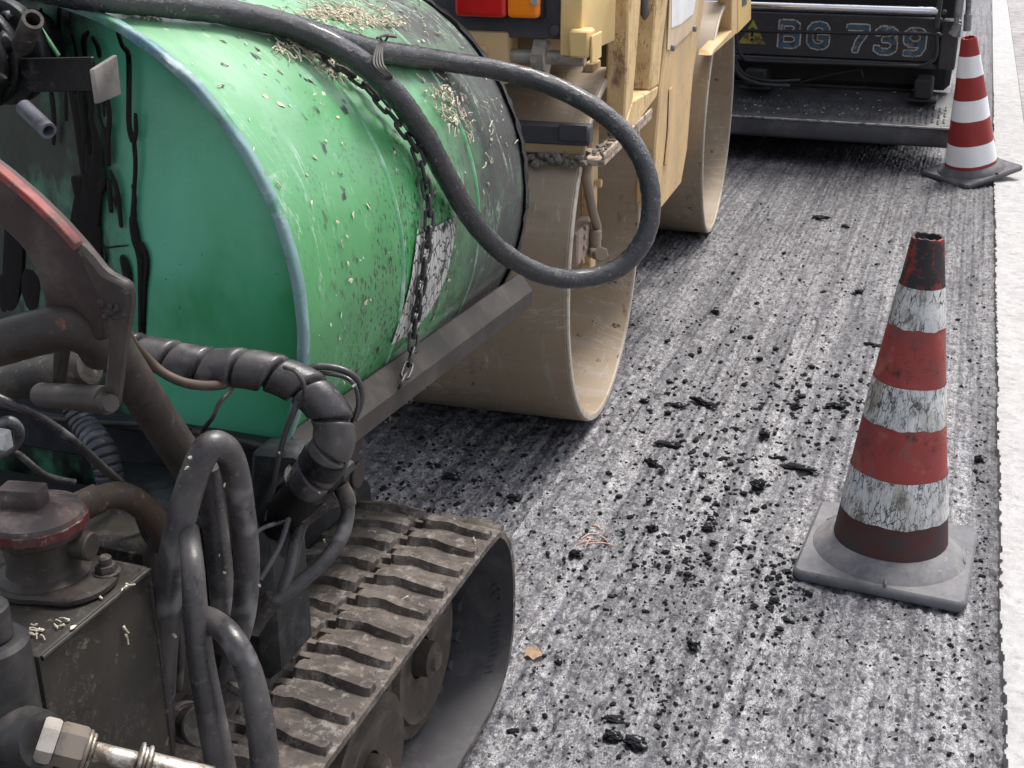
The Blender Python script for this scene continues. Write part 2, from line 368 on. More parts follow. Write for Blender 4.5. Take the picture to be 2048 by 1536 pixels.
def make_cone(label, loc, M, h, rb, rt, bands, half, bm_mat, tip_jag=.0):
    """bands: [(name, z0, z1, material)] bottom to top; M tilt/turn"""
    r_ = root('traffic_cone', label, 'traffic cone', loc, 'traffic cones along the lane edge')
    rad = lambda z: rb + (rt - rb) * max(0, (z - .05)) / (h - .05)
    def put(name, bm, m, sm=40):
        bmesh.ops.transform(bm, matrix=Matrix.Translation(loc) @ M, verts=bm.verts)
        return obj(name, bm, m, r_, sm)
    # base: thick rubber plate with cut corners, dished up to a raised collar
    b = B(); c = half * .92
    prism(b, [(x, y, 0) for x, y in [(-c, -half), (c, -half), (half, -c), (half, c), (c, half), (-c, half), (-half, c), (-half, -c)]], (0, 0, .026), .007)
    lathe(b, [(half * .93, .022), (half * .90, .030), (rb * 1.22, .040), (rb * 1.05, .058), (rb * .98, .058)], (0, 0, 0), (0, 0, 1), 72)
    for a, r_in, r_out, w_ in ((-PI / 2 + .09, .78, .98, .003), (PI / 2 + .09, .78, .98, .003)):
        box(b, (half * r_in, -w_, .026), (half * r_out, w_, .036), .002, Matrix.Rotation(a, 4, 'Z'))
    for a in (.12, PI + .12 - .75, PI / 2 + .8):
        box(b, (half * .86, -.034, .024), (half * .90, .034, .035), .003, Matrix.Rotation(a, 4, 'Z'))
    put('base', b, bm_mat)
    for k, (nm, z0, z1, mt) in enumerate(bands):
        b = B(); white = 'reflective' in nm; d = .0012 if white else 0
        prof = [(rad(z0 + (z1 - z0) * t) + d, z0 + (z1 - z0) * t) for t in np.linspace(0, 1, 7)]
        if nm == 'tip': prof += [(rad(z1) - .006, z1), (rad(z1) - .008, z1 - .03)]
        lathe(b, prof, (0, 0, 0), (0, 0, 1), 72)
        for v in b.verts:                                     # dents and lopsidedness
            a = math.atan2(v.co.y, v.co.x); dd = .0035 * math.sin(2 * a + 5 * v.co.z) + .002 * math.sin(5 * a + 11 * v.co.z)
            v.co.x *= 1 + dd / max(.03, rad(v.co.z)) * .5; v.co.y *= 1 + dd / max(.03, rad(v.co.z)) * .5
            if nm == 'tip' and abs(v.co.z - z1) < .002: v.co.z += .0015 * math.sin(3 * a) + .001 * math.sin(11 * a)
            if white and abs(v.co.z - z0) < 1e-4: v.co.z += (.0016 * math.sin(7 * a + k) + .001 * math.sin(17 * a)) * (1 if rb < .1265 else .3)
        put(nm, b, mt)
    return r_
NC = V((-.023, 2.644, .004))
Mn = Matrix.Shear('XY', 4, (-.004, .035)) @ Matrix.Rotation(math.radians(-3.5), 4, 'Z')
make_cone('grimy red and white cone with cracked bands and black tip standing on the milled road', NC, Mn, .755, .126, .034,
          [('red_skirt', .045, .133, cone_skirt), ('reflective_band', .131, .234, cone_white_cracked), ('red_band', .233, .351, cone_red_dirty), ('reflective_band', .350, .441, cone_white_cracked),
           ('red_band', .440, .567, cone_red_dirty), ('reflective_band', .566, .653, cone_white_cracked), ('tip', .652, .755, cone_tip)], .185, cone_base_grey)
FC = V((.105, 6.78, .035))
tl = math.radians(-8.2)
Mf = Matrix.Rotation(tl, 4, 'Y') @ Matrix.Rotation(math.radians(9), 4, 'X') @ Matrix.Rotation(math.radians(42), 4, 'Z')
make_cone('clean red and white cone tilted with one corner up on the pale pavement', FC, Mf, .70, .128, .035,
          [('red_skirt', .045, .075, cone_red_clean), ('reflective_band', .074, .177, cone_white_clean), ('red_band', .176, .300, cone_red_clean), ('reflective_band', .299, .402, cone_white_clean),
           ('red_band', .401, .515, cone_red_clean), ('reflective_band', .514, .616, cone_white_clean), ('tip', .615, .70, cone_red_clean)], .18, cone_base_dark)
# ------------------------------------------------------------------ asphalt paver
black_steel = mat('black_steel', (.034, .034, .039), .5, layers=[('rough', 7, .5, .78, (.05, .048, .05), .7), ('rough', 40, .66, .74, (.12, .115, .11), .8)], bump=[('noise', 40, .1, .002)], vary=.25)
dark_void = mat('dark_void', (.012, .012, .013), .8)
tread_mat = mat('walkway_steel', (.05, .05, .056), .5, layers=[('rough', 9, .48, .72, (.10, .10, .105), .6), ('spots', 60, .9, .98, (.28, .27, .26), .8, ('n', 6, .45, .6))], bump=[('noise', 40, .1, .002)])
worn_edge = mat('worn_bare_edge', (.35, .34, .34), .4, metal=.6, layers=[('rough', (30, 60, 60), .5, .62, (.05, .05, .055), .6)])
chrome = mat('chrome_bar', (.75, .76, .8), .16, metal=1, vary=.04, layers=[('rough', (8, 60, 60), .6, .75, (.3, .3, .3), .5)])
pav = root('asphalt_paver', 'black asphalt paver with worn blue number, chrome bar and ribbed rear walkway', 'asphalt paver', (-.9, 7.2, 0))
def on(u, v, y): return oY(u, v, y)
# walkway
b = B(); prism(b, [(-1.75, 6.85, .24), (-1.75, 7.34, .345), (-1.75, 7.36, .345), (-1.75, 7.36, .14), (-1.75, 6.86, .135), (-1.75, 6.848, .15)], (1.723, 0, 0), .004)
w = obj('walkway', b, tread_mat, pav)
b = B(); sl = (.345 - .24) / .49
for k in range(58):
    x = -1.72 + k * .029
    for j in range(3):
        y0 = 6.885 + j * .085 + (.02 if k % 2 else 0)
        prism(b, [(x, y0, .24 + (y0 - 6.85) * sl - .001), (x, y0 + .06, .24 + (y0 + .06 - 6.85) * sl - .001), (x, y0 + .055, .24 + (y0 + .055 - 6.85) * sl + .006), (x, y0 + .005, .24 + (y0 + .005 - 6.85) * sl + .006)], (.012, 0, 0), .0015)
obj('tread_ribs', b, tread_mat, w)
b = B(); box(b, (-1.752, 6.842, .232), (-.026, 6.853, .2445), .003); obj('edge_strip', b, worn_edge, w)
b = B(); prism(b, [(-1.75, 7.345, .34), (-1.75, 7.36, .40), (-1.75, 7.375, .40), (-1.75, 7.365, .33)], (1.5, 0, 0), .003); obj('kick_plate', b, black_steel, pav)
# rear number panel
PY = 7.15
pz1 = on(1700, 30, PY).z; pz0 = on(1700, 118, PY).z
b = B(); box(b, (-1.9, PY, pz0), (-.135, PY + .03, pz1), .006)
panel = obj('number_panel', b, black_steel, pav)
b = B(); box(b, (-1.9, PY - .025, pz0 - .03), (-.14, PY + .03, pz0 - .004), .006); obj('panel_lip', b, black_steel, panel)
b = B(); box(b, (-.1325, PY - .06, .50), (-.045, PY + .06, .755), .008); obj('end_post', b, black_steel, pav)
decal_w = mat('worn_white_decal', (.42, .40, .37), .6, layers=[('rough', 24, .54, .58, (.034, .034, .039), .6), ('rough', 9, .53, .6, (.34, .26, .19), .7)])
decal_b = mat('worn_blue_decal', (.045, .085, .12), .55, layers=[('noise', 6, .54, .62, (.05, .12, .20), .5), ('rough', 18, .53, .58, (.034, .034, .04), .6), ('rough', 12, .58, .64, (.34, .27, .2), .7)])
GL = {'B': [[(0, 0), (0, 1), (.55, 1), (.72, .9), (.72, .64), (.55, .54), (0, .54)], [(.55, .54), (.78, .42), (.78, .12), (.6, 0), (0, 0)]],
      'G': [[(.74, .78), (.62, .95), (.4, 1), (.16, .95), (0, .75), (0, .25), (.16, .05), (.4, 0), (.62, .03), (.76, .16), (.76, .42), (.48, .42)]],
      '7': [[(0, 1), (.76, 1), (.76, .86), (.42, .3), (.34, 0)]],
      '3': [[(.02, .84), (.2, 1), (.55, 1), (.74, .86), (.74, .66), (.56, .54), (.34, .54)], [(.56, .54), (.76, .42), (.76, .14), (.56, 0), (.2, 0), (0, .14)]],
      '9': [[(.74, .58), (.58, .42), (.2, .42), (.02, .58), (.02, .84), (.2, 1), (.56, 1), (.74, .84), (.74, .3), (.6, .06), (.36, 0), (.06, .02)]]}
def glyph(ch, p, hgt, half, y, m, nm):
    """block numeral cut from sheet: every cell of a fine grid within 'half' of a stroke"""
    N_ = 46; sz = hgt * 1.5 / N_; b = B(); vs = {}
    segs = [(np.array(q[i]), np.array(q[i + 1])) for q in GL[ch] for i in range(len(q) - 1)]
    for i in range(N_):
        for j in range(N_):
            c = np.array(((i + .5) / N_ * 1.5 - .36, (j + .5) / N_ * 1.5 - .25)); d = 9
            for s0, s1 in segs:
                t = np.clip(((c - s0) @ (s1 - s0)) / max(1e-9, (s1 - s0) @ (s1 - s0)), 0, 1); d = min(d, max(abs(c - s0 - t * (s1 - s0))) * .5 + .5 * np.hypot(*(c - s0 - t * (s1 - s0))))
            if d < half:
                f_ = []
                for di, dj in ((0, 0), (1, 0), (1, 1), (0, 1)):
                    k = (i + di, j + dj)
                    if k not in vs: vs[k] = b.verts.new((p.x + ((i + di) * sz - hgt * .36 - hgt * .39), y, p.z + ((j + dj) * sz - hgt * .25 - hgt * .5)))
                    f_.append(vs[k])
                b.faces.new(f_)
    return obj(nm, b, m, panel, 0)
for ch, u, v in [('B', 1579, 68), ('G', 1637, 71), ('7', 1715, 77), ('3', 1772, 81), ('9', 1830, 85)]:
    p = on(u, v, PY); glyph(ch, p, .116, .170, PY - .0020, decal_w, 'numeral_outline'); glyph(ch, p, .116, .115, PY - .0034, decal_b, 'numeral')
yel = mat('worn_yellow_sticker', (.30, .24, .05), .6, layers=[('rough', 14, .45, .57, (.05, .045, .035), .7)])
blk = mat('sticker_black', (.015, .015, .015), .6)
p = on(1505, 66, PY); b = B()
prism(b, [p + V((-.075, -.0045, -.058)), p + V((.075, -.0045, -.058)), p + V((0, -.0045, .072))], (0, .003, 0), 0); ws = obj('warning_triangle', b, yel, panel, 0)
b = B(); prism(b, [p + V((-.007, -.0055, -.02)), p + V((.007, -.0055, -.02)), p + V((.010, -.0055, .03)), p + V((-.010, -.0055, .03))], (0, .002, 0), 0); box(b, p + V((-.008, -.0055, -.042)), p + V((.008, -.0035, -.028)), 0)
obj('exclamation_mark', b, blk, panel, 0)
# chrome bar, rails
b = B(); z = on(1700, 17, 7.0).z; cyl(b, (-1.9, 7.0, z), (-.16, 7.0, z), .023, 28); obj('chrome_bar', b, chrome, pav)
rail = mat('black_rail', (.02, .02, .023), .4)
b = B(); pts = [on(1380, 57, 7.0), on(1480, 61, 7.0), on(1700, 66, 7.0), on(1868, 68, 7.0), on(1873, 74, 7.0), on(1873, 105, 7.0), on(1866, 120, 7.0), on(1845, 131, 7.0), on(1820, 132, 7.0), on(1700, 128, 7.0), on(1510, 122, 7.0), on(1490, 117, 7.0), on(1480, 105, 7.0), on(1470, 60, 7.0)]
tube(b, pts, .0095, 10, 5); obj('guard_rail', b, rail, pav)
b = B(); box(b, (-.172, 6.98, .72), (-.147, 7.1, 1.6), .004); cyl(b, on(1888, 25, 6.97), on(1888, 25, 6.97) + V((0, .03, 0)), .012); obj('rail_post', b, black_steel, pav)
grey_metal = mat('dull_grey_metal', (.20, .20, .21), .5, metal=.5, layers=[('rough', 14, .48, .66, (.05, .048, .05), .7)])
b = B(); cyl(b, on(1925, -60, 6.95), on(1912, 48, 6.95), .013); cyl(b, on(1941, -60, 6.97), on(1936, 30, 6.97), .014); cyl(b, on(1936, 28, 6.97), on(1934, 62, 6.97), .019)
box(b, on(1903, 75, 7.02), on(1925, 40, 7.05), .004); cyl(b, on(1903, 70, 6.96), on(1918, 46, 6.96), .02); obj('side_hinge_arm', b, grey_metal, pav)
# bodywork behind and above, dark underside
b = B(); box(b, (-2.9, 7.3, .36), (-.06, 10.2, 1.0), .03); box(b, (-2.9, 7.22, .93), (-.16, 10.2, 2.0), .03); obj('body', b, dark_void, pav)
b = B(); box(b, (-2.6, 7.5, .03), (-.25, 10.0, .36), .02); obj('crawler_base', b, dark_void, pav)
for u0, u1, v0, v1 in ((1826, 1868, 158, 196), (1490, 1535, 138, 170)):
    b = B(); p0, p1 = on(u0, v1, 7.12), on(u1, v0, 7.12); box(b, (p0.x, 7.08, min(p0.z, p1.z)), (p1.x, 7.3, max(p0.z, p1.z)), .012)
    box(b, (p0.x - .03, 7.09, p0.z - .02), (p1.x + .03, 7.32, p0.z), .008)
    obj('rubber_buffer', b, mat('buffer_rubber', (.02, .02, .022), .7), pav)
b = B()
tube(b, [on(1470, 130, 7.0), on(1480, 150, 7.0), on(1515, 167, 6.98), on(1580, 172, 7.02)], .012, 10, 6); tube(b, [on(1470, 118, 7.05), on(1490, 150, 7.04), on(1540, 162, 7.03), on(1600, 160, 7.1)], .009, 10, 6)
tube(b, [on(1600, 165, 7.2), on(1660, 150, 7.2), on(1720, 140, 7.2)], .006, 8, 6); tube(b, [on(1722, 140, 7.1), on(1727, 155, 7.1), on(1728, 172, 7.15)], .004, 8, 6)
obj('cable', b, rail, pav)
# ------------------------------------------------------------------ road roller (stands a little askew in the lane)
PSI = math.radians(3.6); R0 = V((-.872, 3.27, 0)); DL = V((-math.sin(PSI), math.cos(PSI), 0)); NL = V((math.cos(PSI), math.sin(PSI), 0))
def Lp(x, y, z): return R0 + NL * x + DL * y + V((0, 0, z))
LM = Matrix(((NL.x, DL.x, 0, R0.x), (NL.y, DL.y, 0, R0.y), (0, 0, 1, 0), (0, 0, 0, 1)))
def RS(u, v, x=.045): return pl(u, v, R0 + NL * x, NL)
def RB(u, v, y): return pl(u, v, R0 + DL * y, DL)
def lz(p): q = p - R0; return V((q.dot(NL), q.dot(DL), q.z))
tan = mat('worn_yellow_paint', (.56, .39, .20), .5, vary=.14, layers=[('rough', 5, .48, .72, (.42, .31, .20), .65), ('rough', 13, .60, .72, (.24, .17, .11), .75), ('rough', 60, .66, .74, (.08, .06, .05), .8)], bump=[('noise', 30, .12, .003)])
cream = mat('cream_paint', (.66, .47, .20), .42, vary=.06, layers=[('rough', 7, .55, .75, (.66, .53, .33), .5), ('rough', 30, .66, .75, (.3, .2, .12), .7)])
torn = mat('scuffed_yellow_paint', (.58, .41, .20), .55, layers=[('rough', (24, 24, 9), .48, .60, (.68, .50, .26), .6), ('rough', (44, 44, 8), .60, .66, (.36, .22, .12), .8), ('ridge', (30, 30, 12), .93, .99, (.16, .09, .05), .8, ('n', 12, .46, .56)), ('noise', (9, 9, 5), .60, .68, (.24, .12, .08), .7)], bump=[('rough', (26, 26, 8), .6, .008)], vscale=9)
drum_m = mat('dusty_drum_steel', (.285, .22, .15), .5, metal=.0, vary=.1, vscale=4, layers=[('rough', (1.5, 26, 26), .5, .72, (.31, .27, .225), .6), ('rough', (40, 4, 4), .58, .74, (.36, .32, .27), .5), ('rough', 9, .58, .76, (.17, .125, .085), .6), ('spots', 26, .9, .97, (.46, .43, .39), .7, ('n', 5, .5, .62)), ('spots', 19, .80, .86, (.05, .045, .04), .7, ('n', 5, .52, .58)), ('ridge', (3, 9, 9), .93, 1., (.42, .37, .31), .4, ('n', 4, .5, .62)), ('rough', (14, 5, 5), .60, .68, (.10, .08, .062), .6, ('n', 3, .5, .6)), ('rough', (60, 9, 9), .58, .66, (.40, .35, .29), .45, ('n', 6, .46, .6))], bump=[('noise', 70, .08, .001)], spec=.6)
grime = mat('brown_grime', (.10, .075, .055), .8, layers=[('rough', 20, .5, .7, (.20, .16, .12), .9)], bump=[('rough', 30, .5, .006)])
plate_m = mat('grey_black_plate', (.05, .05, .058), .5, layers=[('rough', 6, .45, .75, (.085, .082, .09), .6), ('rough', 30, .64, .74, (.15, .14, .13), .8)])
steel = mat('dirty_bright_steel', (.38, .35, .31), .45, metal=.4, layers=[('rough', 20, .5, .7, (.16, .13, .10), .7)])
rol = root('road_roller', 'tan tandem road roller with red and amber tail lamp behind the green tank', 'road roller', Lp(0, 0, 0))
rim_m = mat('worn_drum_rim', (.45, .40, .34), .4, metal=.2, layers=[('rough', 40, .5, .7, (.25, .19, .13), .6)])
for xo, yo, rr in ((0, 0, .49), (.045, 2.09, .484)):
    b = B(); k = rr / .49
    prof = [(0, -.30), (.465 * k, -.30), (.468 * k, -.29), (.468 * k, -.006), (.486 * k, -.006), (.49 * k, -.009), (.49 * k, -1.24), (.486 * k, -1.25), (.468 * k, -1.25), (.468 * k, -.95), (0, -.95)]
    lathe(b, prof, Lp(xo, yo, rr), NL, 128); d = obj('drum', b, drum_m, rol, 30)
    b = B(); lathe(b, [(.4685 * k, -.006), (.4685 * k, -.001), (.471 * k, 0), (.485 * k, 0), (.488 * k, -.0035), (.488 * k, -.006)], Lp(xo, yo, rr), NL, 128, closed=True); obj('rim', b, rim_m, d, 30)
    b = B(); cyl(b, Lp(xo - .298, yo, rr), Lp(xo - .2, yo, rr), .17, 40, .006); cyl(b, Lp(xo - .2, yo, rr), Lp(xo - .12, yo, rr), .10, 32, .006)
    for a in range(10): 
        q = Lp(xo - .2, yo, rr) + DL * (.145 * math.cos(a * PI / 5)) + V((0, 0, .145 * math.sin(a * PI / 5))); hexnut(b, q, q + NL * .018, .013)
    obj('hub', b, tan, d)
# yoke arm reaching into the front drum, hose and motor block
b = B(); prism(b, [Lp(-.075, -.03, .40), Lp(-.075, .035, .40), Lp(-.075, .035, 1.0), Lp(-.075, -.05, 1.0), Lp(-.075, -.06, .80)], NL * .03, .004); 
for q in (RS(1193, 366, -.04), RS(1168, 390, -.04)): cyl(b, q, q + NL * .015, .012)
obj('yoke_arm', b, tan, rol)
b = B()
q0, q1 = RS(1152, 535, -.04), RS(1180, 436, -.04); a0, a1 = lz(q0), lz(q1)
box(b, (-.075, min(a0.y, a1.y), a0.z), (-.035, max(a0.y, a1.y) + .02, a1.z), .006, LM)
for u, v in ((1170, 455), (1169, 474), (1168, 495), (1164, 522)): q = RS(u, v, -.034); cyl(b, q, q + NL * .006, .008, 12)
obj('motor_block', b, mat('dusty_pinkish_steel', (.34, .26, .21), .7, layers=[('rough', 20, .5, .7, (.2, .15, .11), .8)]), rol)
b = B(); hp = [RS(1181, 300, .0), RS(1174, 335, -.01), RS(1171, 350, -.015), RS(1178, 385, -.02), RS(1186, 425, -.02), RS(1194, 455, -.02), RS(1195, 478, -.02)]
tube(b, hp, .0125, 12, 6); cyl(b, RS(1191, 460, -.02), RS(1190, 500, -.02), .016); cyl(b, RS(1178, 505, -.03), RS(1202, 508, -.0), .014); hexnut(b, RS(1196, 508, -.01), RS(1203, 508, .01), .02)
obj('hydraulic_hose', b, mat('dusty_hose', (.26, .21, .165), .75), rol)
# scraper: black bar, tan holder with crumbs caught on it, side arm
b = B(); e = lz(RB(1180, 270, -.385)).x; zt, zb = .900, .852
box(b, (-1.2, -.392, zb), (e, -.345, zt), .005, LM); box(b, (e - .075, -.398, zb + .012), (e - .004, -.392, zt + .004), .002, LM); obj('scraper_bar', b, plate_m, rol)
b = B(); box(b, (-1.2, -.385, zb - .024), (e - .012, -.372, zb + .002), .003, LM); obj('scraper_holder', b, mat('ochre_paint', (.33, .24, .13), .6), rol)
b = B()
for i in range(150):
    t = random.uniform(-.42, e - .01); q = Lp(t, -.392 + random.uniform(-.012, .012), zb - .036 + random.uniform(-.014, .012)); ico(b, q, random.uniform(.005, .014), 1, .35, (1, .8, .8))
obj('caked_crumbs', b, mat('grey_crumbs', (.17, .15, .13), .9), rol, 0)
b = B(); box(b, (.004, -.37, .80), (.055, .30, .818), .003, LM); box(b, (.049, -.37, .818), (.056, .30, .832), .002, LM); obj('scraper_arm', b, mat('dusty_tan_paint', (.42, .33, .25), .65, layers=[('rough', 30, .48, .6, (.12, .10, .085), .9)], bump=[('rough', 40, .5, .004)]), rol)
b = B()
for i in range(90): q = Lp(random.uniform(.006, .046), random.uniform(-.33, .2), .82 + random.uniform(0, .004)); ico(b, q, random.uniform(.003, .009), 1, .35, (1, 1, .6))
obj('arm_crumbs', b, mat('grey_crumbs', (.17, .15, .13), .9), rol, 0)
# rear plate with tail lamp
YP = -.45
zb = lz(RB(1010, 75, YP)).z; xe = lz(RB(1122, 80, YP)).x
b = B(); box(b, (-1.22, YP, zb), (xe, YP + .02, 1.62), .003, LM); box(b, (-1.22, YP + .003, zb), (xe - .005, YP + .06, zb + .012), .002, LM)
q = RB(1111, 60, YP); cyl(b, q + DL * .0, q - DL * .01, .013, 20); plate = obj('rear_plate', b, plate_m, rol)
def lensmat(nm, c):
    return mat(nm, c, .12, layers=[('rough', 12, .55, .75, tuple(x * .6 for x in c), .3)], bump=[('crack', (40, 40, 40), .25, .003)], coat=.6, vary=.2)
a, bq, c2 = lz(RB(909, 36, YP - .05)), lz(RB(1013, 36, YP - .05)), lz(RB(1079, 36, YP - .05))
zl = bq.z
b = B(); box(b, (a.x - .004, YP - .028, zl - .004), (c2.x + .004, YP - .001, zl + .115), .008, LM, 2); tl_ = obj('tail_lamp', b, mat('lamp_housing', (.02, .02, .022), .5), plate)
b = B(); box(b, (a.x, YP - .055, zl), (bq.x, YP - .029, zl + .11), .012, LM, 3); obj('red_lens', b, lensmat('red_lens', (.55, .012, .012)), plate)
b = B(); box(b, (bq.x + .001, YP - .055, zl), (c2.x, YP - .029, zl + .11), .012, LM, 3); obj('amber_lens', b, lensmat('amber_lens', (.85, .22, .01)), plate)
b = B(); q = RB(1069, 4, YP - .056); cyl(b, q, q - DL * .004, .009, 16); obj('lens_screw', b, steel, plate)
# bracket, adjusting rod
YB = -.46
p0, p1 = lz(RB(940, 140, YB)), lz(RB(1016, 82, YB))
b = B(); box(b, (p0.x - .12, YB, p0.z - .03), (p1.x, YB + .09, p1.z + .02), .008, LM, 2); q = RB(965, 100, YB); hexnut(b, q, q - DL * .012, .014); obj('bracket', b, tan, rol)
b = B(); q = lz(RB(1016, 115, YB)); q2 = lz(RB(1164, 121, YB)); cyl(b, Lp(q.x - .02, YB + .03, q.z), Lp(q2.x, YB + .03, q.z), .0165, 24, .003)
cyl(b, Lp(q2.x - .014, YB + .03, q.z), Lp(q2.x + .001, YB + .03, q.z), .0178, 24, .002); rod = obj('adjusting_rod', b, steel, rol)
b = B(); q = lz(RB(1062, 118, YB)); q2 = lz(RB(1090, 118, YB)); zz = lz(RB(1016, 115, YB)).z
hexnut(b, Lp(q.x, YB + .03, zz), Lp(q2.x, YB + .03, zz), .043); hexnut(b, Lp(q.x + .01, YB - .014, zz), Lp(q.x + .01, YB - .02, zz), .009); obj('collar_nut', b, steel, rod)
# cream corner panel with step
xa = lz(RB(1124, 60, YP)).x; zc = lz(RB(1150, 88, -.455)).z
b = B(); zlow = lz(RB(1200, 106, -.40)).z
prism(b, [Lp(xa, -.47, zlow), Lp(xa + .05, -.47, zlow), Lp(.03, -.16, zlow), Lp(-.03, -.10, zlow), Lp(xa, -.10, zlow)], V((0, 0, .6)), .006)
cp = obj('corner_panel', b, cream, rol)
b = B(); u0 = lz(RB(1137, 100, -.5)); u1 = lz(RB(1180, 45, -.5))
prism(b, [Lp(u0.x, -.505, zlow), Lp(u1.x, -.505, zlow), Lp(u1.x, -.44, zlow), Lp(u0.x, -.44, zlow)], V((0, 0, .062)), .006)
prism(b, [Lp(u1.x + .001, -.50, zlow - .01), Lp(u1.x + .007, -.50, zlow - .01), Lp(u1.x + .007, -.40, zlow - .01), Lp(u1.x + .001, -.40, zlow - .01)], V((0, 0, .06)), .002); obj('step_box', b, cream, cp)
# side frame: two uprights and a sloping foot round an open slot
XF = .05; off = NL * -.055
P = lambda *l: [RS(u, v, XF) for u, v in l]
b = B()
prism(b, P((1259, -90), (1282, -90), (1282, 0), (1274, 100), (1266, 199), (1290, 190), (1313, 180), (1318, 166), (1324, 100), (1336, 0), (1338, -90), (1313, -90), (1313, 0), (1306, 100), (1302, 155), (1268, 200), (1249, 262), (1248, 245), (1255, 100), (1259, 0)), off, .004) if False else None
prism(b, P((1259, -90), (1284, -90), (1282, 0), (1274, 100), (1266, 200), (1249, 252), (1255, 100)), off, .005)
prism(b, P((1314, -90), (1337, -90), (1336, 0), (1324, 100), (1318, 170), (1300, 181), (1306, 100), (1313, 0)), off, .005)
prism(b, P((1266.4, 200.5), (1299.6, 181.5), (1317.6, 170.6), (1313, 195), (1263, 264), (1249.5, 252.6)), off, .005)
sf = obj('side_frame', b, torn, rol, 30)
b = B(); prism(b, [RS(u, v, -.02) for u, v in ((1262, -90), (1330, -90), (1322, 60), (1306, 150), (1290, 185), (1276, 120))], NL * -.02, .003); obj('inner_plate', b, mat('inner_brown_paint', (.33, .22, .13), .6, layers=[('rough', 9, .5, .7, (.22, .14, .09), .7)]), rol)
b = B(); hp = [RS(1287, -60, .02), RS(1289, 0, .02), RS(1291, 45, .02), RS(1293, 95, .02), RS(1286, 130, .015), RS(1276, 160, .0), RS(1268, 190, -.04)]
tube(b, hp, .011, 12, 6); cyl(b, RS(1291, 22, .02), RS(1292, 50, .02), .0155); obj('slot_hose', b, mat('grey_hose', (.13, .125, .13), .6), rol)
# mid body side with label
XS = .045
b = B(); prism(b, [RS(u, v, XS) for u, v in ((1340, -90), (1337, 20), (1331, 105), (1322, 180), (1311, 300), (1308, 408), (1322, 418), (1362, 368), (1374, 300), (1386, 150), (1398, 70), (1411, -5), (1424, -90))], NL * -.06, .006); box(b, (-1.2, .58, .44), (-.02, 1.5, 1.5), .01, LM)
mb = obj('body', b, tan, rol, 30)
b = B(); prism(b, [RS(u, v, XS + .004) for u, v in ((1342, -80), (1339, 20), (1335, 100), (1342, 101), (1386, 60), (1397, 20), (1408, -80))], NL * -.003, .001); hood = obj('side_cover', b, mat('pale_tan_cover', (.58, .45, .31), .5, layers=[('rough', 8, .55, .7, (.45, .33, .22), .6)]), mb, 0)
b = B(); prism(b, [RS(u, v, XS + .0055) for u, v in ((1345, -80), (1344, 10), (1343, 56), (1362, 48), (1386, 28), (1394, -10), (1400, -80))], NL * -.001, 0); obj('white_label', b, mat('white_label', (.75, .75, .75), .5, layers=[('rough', 12, .56, .7, (.5, .5, .52), .6)]), mb, 0)
for u, v in ((1342, 95), (1386, 57)):
    b = B(); q = RS(u, v, XS + .004); cyl(b, q, q + NL * .012, .011, 14)
    obj('cover_bolt', b, mat('grey_bolt', (.2, .2, .21), .5, metal=.5), mb)
b = B(); prism(b, [RS(u, v, XS + .006) for u, v in ((1340, 178), (1345, 174), (1343, 260), (1335, 330), (1330, 330), (1337, 260))], NL * -.004, .002); obj('side_rib', b, tan, mb)
# superstructure above the rear drum and upper frame
b = B(); prism(b, [RS(u, v, .07) for u, v in ((1424, 112), (1427, 99), (1464, 60), (1464, -60), (1474, -60), (1475, 66))], off, .004); obj('rear_brace', b, tan, rol)
b = B(); prism(b, [RS(u, v, .07) for u, v in ((1476, -60), (1503, -60), (1502, 41), (1476, 68))], off * 1.6, .006); obj('step_box', b, cream, rol)
b = B(); prism(b, [RS(u, v, .072) for u, v in ((1484, -50), (1495, -50), (1494, 8), (1485, 14))], NL * -.004, .001); obj('dark_window', b, mat('window_grey', (.1, .1, .1), .4), rol)
b = B(); box(b, (-1.2, -.30, 1.12), (-.06, 3.1, 1.62), .02, LM); box(b, (-1.18, .55, .45), (-.02, .62, 1.2), .01, LM); box(b, (-1.15, -.35, 1.02), (-.1, -.12, 1.12), .01, LM); obj('chassis', b, mat('shadowed_tan', (.30, .21, .12), .6), rol)
